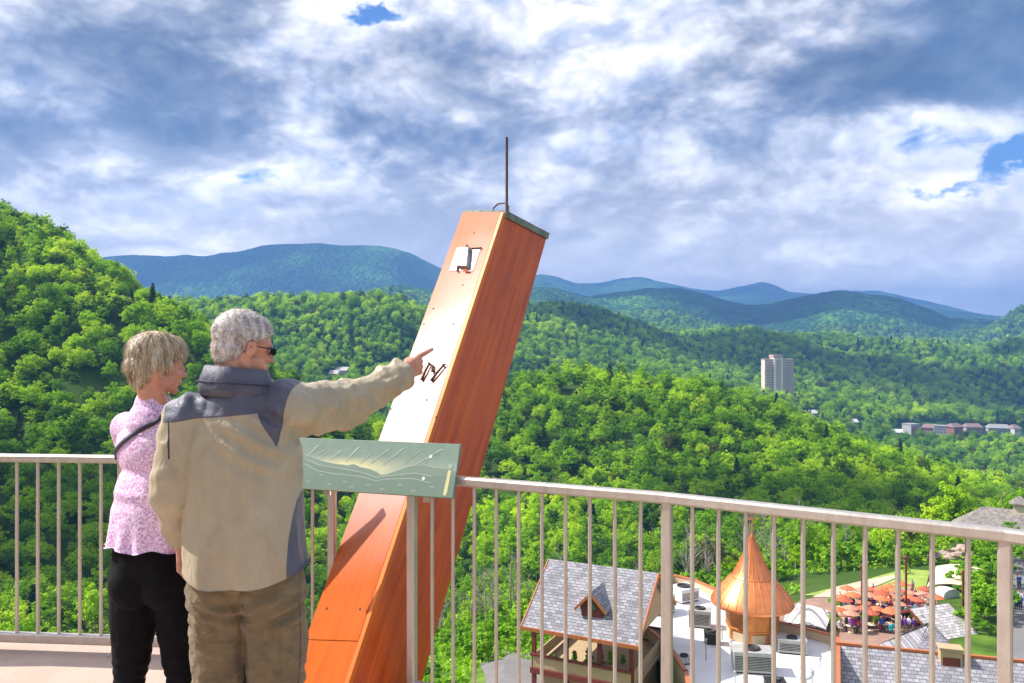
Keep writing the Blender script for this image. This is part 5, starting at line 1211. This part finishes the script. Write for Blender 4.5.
# ---------------------------------------------------------------- woman
def woman():
    Rm=Matrix.Rotation(R(-56),3,'Z')@Matrix.Rotation(R(-6),3,'X'); s=.83; HO=Vector((-1.264,2.85,1.583))
    cx=-1.275; y0=2.86
    tw=Matrix.Rotation(R(-28),3,'Z')     # her shoulders are turned to the right
    C0=Vector((cx,y0,0)); G=lambda x,y,z:C0+tw@Vector((x,y,0))+Vector((0,0,z))
    B=Blob(); f=head(B,HO,Rm,s,True)
    B.cap([G(.0,0,1.44),G(0,0,1.32),G(0,0,1.12),G(0,0,.95)],[.055,.07,.08,.08])
    SL,SR=G(-.155,0,1.362),G(.155,0,1.362); EL,ER=G(-.175,.09,1.10),G(.175,.09,1.10); WL,WR=G(-.09,.26,1.06),G(.09,.26,1.05)
    for S_,E_,W_ in ((SL,EL,WL),(SR,ER,WR)):
        B.cap([G(0,0,1.32),S_],[.05,.04]); B.cap([S_,E_,W_],[.045,.036,.024])
    hand(B,WL,tw@Vector((.8,.5,-.1)),(0,0,-1),tw@Vector((.3,-1,0)),(.25,.25,.3,.35),.88); hand(B,WR,tw@Vector((-.8,.5,-.1)),(0,0,-1),tw@Vector((-.3,-1,0)),(.25,.25,.3,.35),.88)
    ft=((-1.355,2.84),(-1.185,2.86))
    for (x,y),hx in zip(ft,(-1.345,-1.21)):
        B.cap([(hx,y0,.86),(x,y+.01,.46),(x,y-.03,.10)],[.07,.045,.034]); B.cap([(x,y-.03,.055),(x+.01,y+.13,.035)],[.03,.026])
    me=B.mesh(.0042,3); root=put('person',me,None,[M_skin]); OFF=np.array([cx,y0,0.]); V,_=vn(me); setv(me,V-OFF); root.location=tuple(OFF)
    tag(root,'blonde short-haired woman in a pink speckled blouse and black trousers by the railing','person')
    def child(name,me,mats,parent=None,idx=None):
        V,_=vn(me); setv(me,V-OFF); return put(name,me,parent or root,mats,idx)
    B=Blob(); [B.ell(f(.031*x,.0795,.006),(.0125*s,.0105*s,.0105*s),Rm,3) for x in(-1,1)]; child('eyes',B.mesh(.002,0),[simple('eye_white_b',(.25,.2,.18),.3)])
    # trousers
    B=Blob(); B.ell((cx-.0,y0,.90),(.150,.125,.13)); B.ell((-1.335,y0-.04,.83),(.082,.085,.10)); B.ell((-1.225,y0-.04,.83),(.082,.085,.10))
    B.cap([(-1.345,y0,.84),(-1.356,y0,.62),(-1.360,2.85,.47),(-1.362,2.815,.34),(-1.355,2.81,.09)],[.090,.072,.053,.055,.040]); B.cap([(-1.205,y0,.84),(-1.190,y0,.62),(-1.182,2.87,.47),(-1.185,2.835,.34),(-1.185,2.83,.09)],[.090,.072,.053,.055,.040])
    me=B.mesh(.006,5); V,N=vn(me); V=fold(V,N,.005,9,9,9,1.3); wr=np.exp(-((V[:,2]-.50)/.08)**2); V=V+N*(.0018*wr*np.sin(V[:,2]*150+V[:,0]*40+5*fbm(V[:,0]*9,V[:,2]*9,o=2)))[:,None]; setv(me,V)
    child('trousers',me,[cloth('black_stretch_cotton',((.004,.004,.005),(.009,.008,.010)),.9,bump=.08,crease=(8,8,10),sheen=0.,spec=.2)])
    for x,y in ft:
        B=Blob(); B.cap([(x,y-.05,.04),(x+.005,y+.07,.036),(x+.01,y+.13,.03)],[.038,.038,.03]); me=B.mesh(.006,3); V,_=vn(me); V[:,2]=np.maximum(V[:,2],.002); setv(me,V); child('shoe',me,[simple('plum_shoe',(.12,.03,.06),.6)])
    # blouse
    B=Blob(); rt=tw.to_4x4()
    B.ell(G(0,0,1.29),(.160,.108,.125),tw); B.ell(G(0,0,1.12),(.158,.118,.16),tw); B.ell(G(0,0,.99),(.172,.135,.12),tw)
    bmesh.ops.create_cone(B.bm,cap_ends=True,segments=36,radius1=.188,radius2=.152,depth=.24,matrix=Matrix.Translation(G(0,0,1.03))@rt@Matrix.Diagonal((1,.80,1,1)))
    B.cap([G(0,-.005,1.385),G(-.005,-.005,1.448)],[.095,.066]); B.cap([G(0,0,1.375),SL+Vector((0,0,-.01))],[.070,.056]); B.cap([G(0,0,1.375),SR+Vector((0,0,-.01))],[.070,.056]); B.cap([SL,EL],[.058,.050]); B.cap([SR,ER],[.058,.050])
    me=B.mesh(.006,6,.6); V,N=vn(me)
    V=V+N*(.007*fbm(V[:,0]*8,V[:,1]*8,V[:,2]*3,o=3))[:,None]; wl=np.exp(-((V[:,2]-1.115)/.02)**2); V=V+N*(-.006*wl)[:,None]
    sk=np.clip((1.08-V[:,2])/.15,0,1); V=V+N*(sk*.008*np.sin(np.arctan2(V[:,1]-y0,V[:,0]-cx)*11+2*fbm(V[:,0]*5,V[:,2]*5,o=2)))[:,None]
    low=(V[:,2]<.962); V[low,2]=.957+.006*np.sin(V[low,0]*40); V[:,2]=V[:,2]; setv(me,V)
    t=NT('pink_speckled_jersey'); c=t.coord(); n=t.noise(c,130,3,.7); n2=t.noise(c,9,4,.5); col=t.ramp(n,[(.34,(.46,.20,.40)),(.47,(.70,.42,.62)),(.60,(.88,.76,.85))]); t.set(col=t.mix(1.,col,t.ramp(n2,[(.3,(.92,.88,.92)),(.7,(1.08,1.05,1.08))]),'MULTIPLY'),rough=.85,normal=t.bump(t.noise(c,18,4),.3,.01)); child('blouse',me,[t.m])
    from mathutils.bvhtree import BVHTree
    V,_=vn(me); V=V  # already local
    bv=BVHTree.FromPolygons([tuple(v) for v in V],[tuple(p.vertices) for p in me.polygons])
    m=MB(); pts=[]; side=[]
    a=Vector(G(.085,-.02,1.40)); b=Vector(G(-.175,-.02,1.235)); 
    for i in range(22):
        k=i/21; p=a.lerp(b,k)-Vector(OFF); h=bv.ray_cast(p+tw@Vector((0,-.6,0)),tw@Vector((0,1,0)))
        if h[0] is not None: pts.append(h[0]+h[1]*.004); side.append(h[1])
    vs=[];fs=[]
    for i,(p,nn) in enumerate(zip(pts,side)):
        d=(pts[min(i+1,len(pts)-1)]-pts[max(i-1,0)]).normalized(); w_=d.cross(nn).normalized()*.0085; vs+= [p-w_,p+w_,p+w_+nn*.003,p-w_+nn*.003]
    for i in range(len(pts)-1):
        for j in range(4): fs.append((4*i+j,4*i+(j+1)%4,4*i+4+(j+1)%4,4*i+4+j))
    m.add(vs,fs,True)
    # over the right shoulder
    tp=[pts[0]+Vector((0,0,0)),pts[0]+tw@Vector((.012,.03,.034)),pts[0]+tw@Vector((.02,.085,.035)),pts[0]+tw@Vector((.03,.13,-.02))]; m.tube(tp,.007,6)
    m.build('bag_strap',simple('navy_strap',(.02,.018,.04),.6),root)
    # hair: layered bob, longer over the crown, cut short at the nape
    B=Blob(); E=lambda c,r:B.ell(f(*c),[k*s for k in r],Rm)
    E((0,-.016,.058),(.083,.105,.092)); E((0,.025,.072),(.074,.080,.070)); E((0,-.055,.005),(.075,.070,.070)); E((0,-.062,-.045),(.052,.042,.046)); E((.064,-.005,.03),(.024,.050,.048)); E((-.064,-.005,.02),(.024,.055,.052)); E((0,.070,.070),(.050,.028,.026))
    me=B.mesh(.0045,3); V,N=vn(me); Lc=(V-np.array(HO))@np.array(Rm)/s; x_,y_,z_=Lc.T
    ang=np.arctan2(x_,-y_); groove=.0045*(1-2*np.abs(fbm(ang*5.5+z_*3,z_*6,o=3)))+.003*np.sin(ang*34+z_*20+3*fbm(ang*3,z_*9,o=2)); 
    lim=np.where(y_>.045,.052,np.where(y_>.0,.012,-.075)); keep=z_>lim; V2=V+N*np.where(keep,groove,-.022)[:,None]; setv(me,V2)
    Mh=hair_mat('blonde_hair',[(.15,(.10,.055,.03)),(.35,(.36,.24,.13)),(.55,(.62,.49,.31)),(.85,(.86,.77,.58))]); hr=child('hair',me,[Mh])
    kk=keep&(z_>lim+.006); src=V2[kk]; sn=N[kk]; cr=np.array(f(0,-.02,.15)); fwd=np.array(Rm@Vector((0,1,0)))
    def flow(P,Nn):
        d=P-cr; d/=np.linalg.norm(d,axis=1)[:,None]; return d+np.array([0,0,-.5])+fwd*.15
    Vs,Fs=hair_strands(src,sn,flow,4200,.034,.0011,9,lift=.004,curl=.04); child('layered_locks',mesh_np('h',Vs,Fs,[Mh]),[Mh],hr)
    m=MB(); m.lathe([(0,-.003),(.003,0),(0,.003)],(0,0,0),8); o=m.build('earring',M_bright,root); o.location=Vector(f(.088,.002,-.034))-Vector(OFF)
woman()

# ---------------------------------------------------------------- small figures far below
def tiny(kind,cloth_c,legs_c):
    B=Blob(); sit=kind=='seated'
    B.cap([(0,0,.85),(0,0,1.1),(0,0,1.36)],[.15,.15,.17]); B.cap([(0,0,1.4),(0,0,1.56)],[.07,.055]); B.ell((0,0,1.66),(.085,.10,.12),sub=2)
    for s in(-1,1):
        if sit: B.cap([(.09*s,0,.88),(.12*s,-.42,.86),(.12*s,-.46,.48)],[.10,.075,.055])
        else: B.cap([(.09*s,0,.88),(.11*s,-.02,.48),(.11*s,.02,.06)],[.10,.07,.05]); B.cap([(.11*s,.02,.05),(.12*s,-.12,.04)],[.045,.035])
        B.cap([(.18*s,0,1.40),(.26*s,.02,1.13),(.20*s,-.20,1.04)],[.065,.05,.038])
    me=B.mesh(.03,2); C_=facec(me); z=C_[:,2]; idx=np.where(z>1.72,3,np.where(z>1.50,2,np.where(z<.86,1,0)))
    if sit: idx=np.where((C_[:,1]<-.2)&(z<.98),1,idx)
    for m in (cloth_c,legs_c,M_skin,M_hair_t): me.materials.append(m)
    me.polygons.foreach_set('material_index',idx.astype(np.int32)); me.polygons.foreach_set('use_smooth',[True]*len(me.polygons)); return me
M_hair_t=simple('brown_hair',(.06,.035,.02),.7)
TC=[('red',(.45,.03,.03)),('white',(.7,.7,.7)),('blue',(.04,.10,.40)),('purple',(.20,.04,.35)),('turquoise',(.03,.40,.45)),('pink',(.65,.18,.28)),('black',(.02,.02,.025))]
LC=[simple('dark_jeans',(.03,.04,.08),.8),simple('khaki_cotton',(.30,.22,.13),.8)]
rp=random.Random(11); bases={}
def place_tiny(kind,q,where):
    ci=rp.randrange(len(TC)); nm,cc=TC[ci]; key=(kind,ci)
    if key not in bases:
        mt=bpy.data.materials.get('shirt_'+nm) or simple('shirt_'+nm,cc,.8); bases[key]=tiny(kind,mt,LC[ci%2])
    o=link(bpy.data.objects.new('person',bases[key])); g=float(ground([q.x],[q.y])[0]); o.location=(q.x,q.y,g+(.12 if kind=='standing' else -.36)); o.rotation_euler.z=rp.uniform(0,6.28); s=rp.uniform(.92,1.04); o.scale=(s,s,s)
    tag(o,f'{kind} person in a {nm} top {where}','person',f'{kind} visitors in {nm} tops {where}')
for q in up:
    for k in range(2):
        if rp.random()<.95:
            th=rp.uniform(0,6.28); p=q+Vector((math.cos(th)*1.15,math.sin(th)*1.15,0)); place_tiny('seated',p,'at the umbrella tables on the terrace')
for i in range(34): place_tiny('standing',zpt(rp.uniform(838,922),rp.uniform(608,662),-30.6),'walking between the umbrellas on the terrace')
for i in range(6): place_tiny('standing',zpt(rp.uniform(1016,1026),rp.uniform(598,645),-30.8),'on the street by the right edge')

# ------------------------------------------------------------------ greenery round the village
def bush_mesh(seed,r0,h): return crown_mesh('foliage',seed,h,r0,16,46,.13,M_shrub)
BM=[bush_mesh(70+k,1.0,1.9) for k in range(3)]
STEM=trunk_mesh('stem',5,1.2,.05,M_bark,3)
COL_M=crown_mesh('foliage',90,3.4,.55,26,40,.12,M_shrub,'cone')
def put_tree(crown,stem,name,x,y,s,label,cat,group,cn='foliage',sn='stem',sx=1.):
    z=float(ground([x],[y])[0]); e=empty(name,(x,y,z-.05),rp.uniform(0,6.28)); e.scale=(s*sx,s*sx,s); link(bpy.data.objects.new(cn,crown),e); link(bpy.data.objects.new(sn,stem),e); tag(e,label,cat,group); return e
for i in range(7):
    q=zpt(553+i*11.5+rp.uniform(-2,2),700,-26.6); put_tree(COL_M,STEM,'cypress_shrub',q.x,q.y,rp.uniform(.85,1.15),'narrow upright green shrub in front of the pavilion wall','shrub','narrow shrubs in front of the pavilion')
def inside_building(x,y): 
    px=x/y*F+CX
    return (520<px<1000 and y<73) or (px>600 and px<840 and y<90) 
n=0
while n<60:
    px=rp.uniform(425,560); y=rp.uniform(62,112)
    if 470<px<560 and y<73: continue
    x=(px-CX)/F*y; put_tree(BM[n%3],STEM,'bush',x,y,rp.uniform(.7,1.6),'bright green bush on the weedy slope left of the pavilion','bush','bushes on the slope left of the pavilion'); n+=1
n=0
while n<50:
    px=rp.uniform(640,900); y=rp.uniform(98,122); x=(px-CX)/F*y
    if px>800 and y<112: continue
    put_tree(BM[n%3],STEM,'bush',x,y,rp.uniform(.8,1.7),'bright green bush at the wood edge behind the white roof and turret','bush','bushes at the wood edge behind the turret'); n+=1
for px,y,s in ((980,104,1.3),(1000,100,1.5),(992,92,1.4),(1003,88,1.5),(985,86,1.1),(1010,112,1.5),(1000,118,1.6),(940,118,1.2),(925,116,1.4),(955,121,1.3),(870,96,.8),(868,84,.9),(905,108,.7),(838,92,.8),(832,84,.8),(918,83,.9),(1024,108,1.5),(975,113,1.2),(990,108,1.2)):
    put_tree(BM[int(px)%3],STEM,'bush',(px-CX)/F*y,y,s*1.1,'green bush between the terrace, the canopy and the lodge','bush','bushes around the terrace and lodge')
for px,y,s in ((985,112,.42),(1000,106,.5),(1012,118,.5),(978,119,.45),(1003,98,.40),(938,124,.5),(912,124,.45)):
    put_tree(PROTO[6][0],PROTO[6][1],'tree',(px-CX)/F*y,y,s,'small leafy garden tree between the shade canopy and the lodge','tree','garden trees by the lodge','crown','trunk')
for i in range(26):
    px=rp.uniform(962,1002); y=rp.uniform(80,112); put_tree(BM[i%3],STEM,'bush',(px-CX)/F*y,y,rp.uniform(.9,1.7),'green bush in the garden strip between the shelter and the street','bush','bushes beside the street')
for i in range(16):
    px=rp.uniform(815,930); y=rp.uniform(113,122); put_tree(BM[i%3],STEM,'bush',(px-CX)/F*y,y,rp.uniform(1.1,1.9),'bright green bush along the top edge of the lawn','bush','bushes along the lawn')
# red-brown lamp or sail posts on the terrace
for px,py,h in ((906,632,6.4),(862,640,6.0),(963,640,5.0)):
    q=zpt(px,py,-30.6); m=MB(); m.beam((0,0,0),(0,0,h),.2,.2,bev=.03); m.hexa([(-.22,-.22,h),(.22,-.22,h),(.22,.22,h),(-.22,.22,h)],[(-.03,-.03,h+.3),(.03,-.03,h+.3),(.03,.03,h+.3),(-.03,.03,h+.3)]); o=m.build('timber_post',M_red); o.location=(q.x,q.y,float(ground([q.x],[q.y])[0])); tag(o,{906:'tall timber post rising between lawn and umbrellas',862:'tall timber post at the left of the umbrellas',963:'timber post beside the light-roofed shelter'}[px],'post')
# boulders below the lodge
for i in range(14):
    px=930+i*3.6+rp.uniform(-1,1); y=116+rp.uniform(-2,3); x=(px-CX)/F*y; bm=bmesh.new(); bmesh.ops.create_icosphere(bm,subdivisions=2,radius=1); 
    for v in bm.verts: v.co*=1+.22*rp.uniform(-1,1)
    me=bpy.data.meshes.new('boulder'); bm.to_mesh(me); bm.free(); me.materials.append(M_stone); o=link(bpy.data.objects.new('boulder',me)); o.location=(x,y,float(ground([x],[y])[0])+.4); s=rp.uniform(.6,1.1); o.scale=(s*1.2,s,s*.8); tag(o,'pinkish brown boulder in the bank below the lodge','boulder','boulders in the bank below the lodge')
# bare fire-killed trees along the wood edge
def edge_y(px): return np.interp(px,[300,430,470,520,640,760,830,870,930],[112,118,122,120,118,116,124,134,142])
for i in range(64):
    px=rp.choice([rp.uniform(425,530),rp.uniform(600,880),rp.uniform(690,800),rp.uniform(425,560)]); y=float(edge_y(px))+rp.uniform(-6,22); x=(px-CX)/F*y; z=float(ground([x],[y])[0])
    b,t_=DEAD[i%4][1],DEAD[i%4][0]; e=empty('bare_tree',(x,y,z-.1),rp.uniform(0,6.28)); s=rp.uniform(.6,1.05); e.scale=(s,s,s); link(bpy.data.objects.new('trunk',t_),e); link(bpy.data.objects.new('branches',b),e)
    tag(e,'leafless grey tree at the wood edge '+('left of the pavilion' if px<560 else 'behind the pavilion roof' if px<690 else 'behind the copper turret'),'dead tree','bare trees '+('left of the pavilion' if px<560 else 'behind the pavilion' if px<690 else 'behind the turret'))
# undergrowth: weeds and saplings too many to count
def undergrowth():
    r=np.random.default_rng(21); P=[];N_=[]
    def patch(n,px0,px1,y0,y1,cond=None):
        y=np.sqrt(r.uniform(y0**2,y1**2,n)); px=r.uniform(px0,px1,n); x=(px-CX)/F*y; k=np.ones(n,bool) if cond is None else cond(px,y); d=fbm(x/3,y/3,o=3); k&=d>-.15; x=x[k];y=y[k]; z=ground(x,y)+.05+np.abs(r.normal(size=len(x)))*.45*(.6+np.clip(d[k],0,1)); P.append(np.stack([x,y,z],1))
    patch(26000,300,560,58,118,lambda px,y:~((px>474)&(px<640)&(y<73)))
    patch(20000,640,1100,100,150,lambda px,y:~((px>805)&(px<935)&(y<113))&(y>100)&~((px>1002)&(y<125)))
    patch(9000,-60,330,60,110)
    P=np.vstack(P); V,Fc=leaves(P,np.tile([0,-.2,.8],(len(P),1)),.22,r); o=link(bpy.data.objects.new('undergrowth',mesh_np('undergrowth',V,Fc,[M_shrub]))); tag(o,'weeds and low scrub covering the slopes around the village','undergrowth',kind='stuff')
undergrowth()

# ------------------------------------------------------------------ the tower block and the valley town
def facade(m,M,w,h,nx,ny,ins=.12,depth=.5,fx=.62,fy=.5):
    for i in range(nx):
        for j in range(ny):
            cx_=-w/2+w*(i+.5)/nx; cz=h*(j+.5)/ny; sx=w/nx*fx/2; sz=h/ny*fy/2; q=[Vector((cx_-sx,0,cz-sz)),Vector((cx_+sx,0,cz-sz)),Vector((cx_+sx,0,cz+sz)),Vector((cx_-sx,0,cz+sz))]; m.hexa([M@p for p in q],[M@(p+Vector((0,-.15,0))) for p in q])
M_glassp=simple('curtained_windows',(.22,.20,.21),.4)
def highrise():
    Y=1000; p=at(778,385,Y); gz=float(ground([p.x],[p.y])[0]); top=at(778,355.5,Y).z; base=min(gz,p.z)-6; H=top-base; root=empty('apartment_tower',(p.x,p.y,base)); root.scale=(.82,.82,1); tag(root,'tall pale apartment tower rising from the woods in the valley','building')
    mw=simple('pale_tower_concrete',(.74,.60,.53),.8,var=.06,scale=.1); mt=simple('tower_stripe',(.50,.36,.32),.8)
    m=MB(); m.bbox(-22,-9,-6,12,0,H-5); m.bbox(-9.01,4,-10,12,0,H-2.2); m.bbox(4.01,22,-6,12,0,H-5); m.build('walls',mw,root)
    m=MB(); m.bbox(-9.1,-6.2,-10.3,-9.9,0,H-2); m.bbox(1.2,4.1,-10.3,-9.9,0,H-2); m.build('wall_stripe',simple('tower_white',(.80,.72,.67),.8),root)
    m=MB(); m.bbox(-22.5,-9.2,-6.5,12.5,H-5,H-4.3); m.bbox(4.2,22.5,-6.5,12.5,H-5,H-4.3); m.bbox(-10,5,-10.5,12.5,H-2.2,H+.8); m.build('roof',mt,root)
    n=int((H-6)/3.0)
    for x0,x1,y,nx in ((-22,-9,-6,4),(-6,1,-10,2),(4,22,-6,5)):
        for j in range(n):
            m=MB(); facade(m,Matrix.Translation(((x0+x1)/2,y,2+j*3.0)),x1-x0,3.0,nx,1,fy=.52,fx=.66); m.build('window_row',M_glassp,root)
            if x0!=-6: m=MB(); m.bbox(x0+.5,x1-.5,y-1.2,y-.2,2+j*3.0,2.9+j*3.0); m.build('balcony',mw,root)
highrise()
TB=[(916,440,14,16,'white hotel block at the left end of the valley town',(.46,.45,.45),'b'),(929,437,16,13,'orange-fronted hotel with a flat roof in the valley town',(.48,.25,.16),'r'),(936,441,12,14,'pale hotel block in front of the orange-fronted one',(.46,.44,.47),'b'),(948,436,16,11,'brick red lodge with a dark roof in the middle of the valley town',(.34,.15,.12),'r'),(972,433,18,8,'long low tan building with a brown roof in the valley town',(.40,.30,.22),'r'),(994,433,22,11,'wide grey-roofed hall at the right end of the valley town',(.40,.38,.36),'r'),(908,433,9,10,'small red-roofed house at the edge of the valley town',(.42,.20,.17),'r'),(1012,430,9,5,'small pale house right of the wide hall',(.6,.58,.54),'r')]
def town():
    for i,(px,py,wm,hm,lab,c,k) in enumerate(TB):
        Y=900+(440-py)*3; p=at(px,py,Y); g=float(ground([p.x],[p.y])[0]); z=max(g,p.z)-2; root=empty('town_building',(p.x,p.y+rp.uniform(-12,12),z+rp.uniform(-2,2)),rp.uniform(-.8,.8)); tag(root,lab,'building','buildings of the valley town')
        w=wm*1.0; m=MB(); m.bbox(-w/2,w/2,-6,6,-14,hm); m.build('walls',simple('town_wall',c,.8),root)
        for j in range(int(hm/3)): m=MB(); facade(m,Matrix.Translation((0,-6,j*3.0+.4)),w,3,int(w/2.6),1); m.build('window_row',M_glassp,root)
        m=MB()
        if k=='r': m.hexa([(-w/2-1,-7,hm),(w/2+1,-7,hm),(w/2+1,7,hm),(-w/2-1,7,hm)],[(-w/2+2,-.2,hm+4),(w/2-2,-.2,hm+4),(w/2-2,.2,hm+4),(-w/2+2,.2,hm+4)])
        else: m.bbox(-w/2-.4,w/2+.4,-6.4,6.4,hm,hm+1)
        m.build('roof',simple('town_roof',(.26,.17,.15) if k=='r' and i!=5 else (.32,.31,.31),.8),root)
    # scattered houses glimpsed among the trees
    for i,(px,py,Y,w,lab) in enumerate(((343,366,640,11,'grey cabin roof glimpsed in the woods below the pointing arm'),(334,370,620,8,'small tan cabin among trees under the pointing arm'),(812,408,700,8,'white cabin roof glimpsed in the woods below the tower'),(852,414,760,9,'pale cabin roof among trees right of the tower'),(897,428,880,9,'pale cabin left of the valley town'))):
        p=CABINS[i]; z=p.z; root=empty('cabin',(p.x,p.y,z),rp.uniform(-.7,.7)); tag(root,lab,'house'); m=MB(); m.bbox(-w/2,w/2,-4,4,-3,4); m.build('walls',M_tan if i else M_grey,root); m=MB(); m.hexa([(-w/2-1,-5,4),(w/2+1,-5,4),(w/2+1,5,4),(-w/2-1,5,4)],[(-w/2-1,-.1,7.5),(w/2+1,-.1,7.5),(w/2+1,.1,7.5),(-w/2-1,.1,7.5)]); m.build('roof',M_shl if i<2 else M_white,root)
town()

# ------------------------------------------------------------------ clouds overhead that shade parts of the land
def clouds():
    zc=3000.; m=MB(); r=random.Random(17)
    spots=[ # ground x, y, half widths, turn
     (-1700,5300,1150,600,0),(900,7600,1100,600,0),(2900,7700,1500,650,0),
     (1500,3500,620,420,0),(2350,3400,420,420,0),(560,3650,260,260,0),
     (300,1500,420,200,.1),(820,1250,330,190,-.1),(-150,1500,230,150,0),
     (60,285,62,38,.0),(-175,225,70,30,.2),(-205,360,34,24,.3),(130,330,30,18,0),(1300,1700,300,160,0)]
    bm=bmesh.new()
    for x,y,a,b,rot in spots:
        h=max(1750.,.85*y); c=Vector((x,y,0)); c=c+SUN*((h+60)/SUN.z); n=7 if a>200 else 4
        for i in range(n):
            t=6.283*i/n; q=.45 if i else 0; s=r.uniform(.5,.75) if i else .8
            M=Matrix.Translation(c+Vector((math.cos(t)*a*q,math.sin(t)*b*q,r.uniform(0,.12)*a)))@Matrix.Diagonal((a*s,b*s,min(a,b)*.45,1)); ret=bmesh.ops.create_icosphere(bm,subdivisions=4,radius=1,matrix=M)
            cc=M.translation
            vv=ret['verts']; A_=np.array([v.co[:] for v in vv]); k=1+.26*fbm(A_[:,0]/a*2.3+i,A_[:,1]/b*2.3,A_[:,2]/a*2.3,o=4)
            for v,kk in zip(vv,k): v.co=cc+(v.co-cc)*float(kk)
    me=bpy.data.meshes.new('clouds'); bm.to_mesh(me); bm.free(); me.materials.append(simple('cloud_white',(.85,.86,.88),1.)); me.polygons.foreach_set('use_smooth',[True]*len(me.polygons))
    tag(link(bpy.data.objects.new('clouds',me)),'heavy white clouds high overhead','clouds',kind='stuff')
clouds()
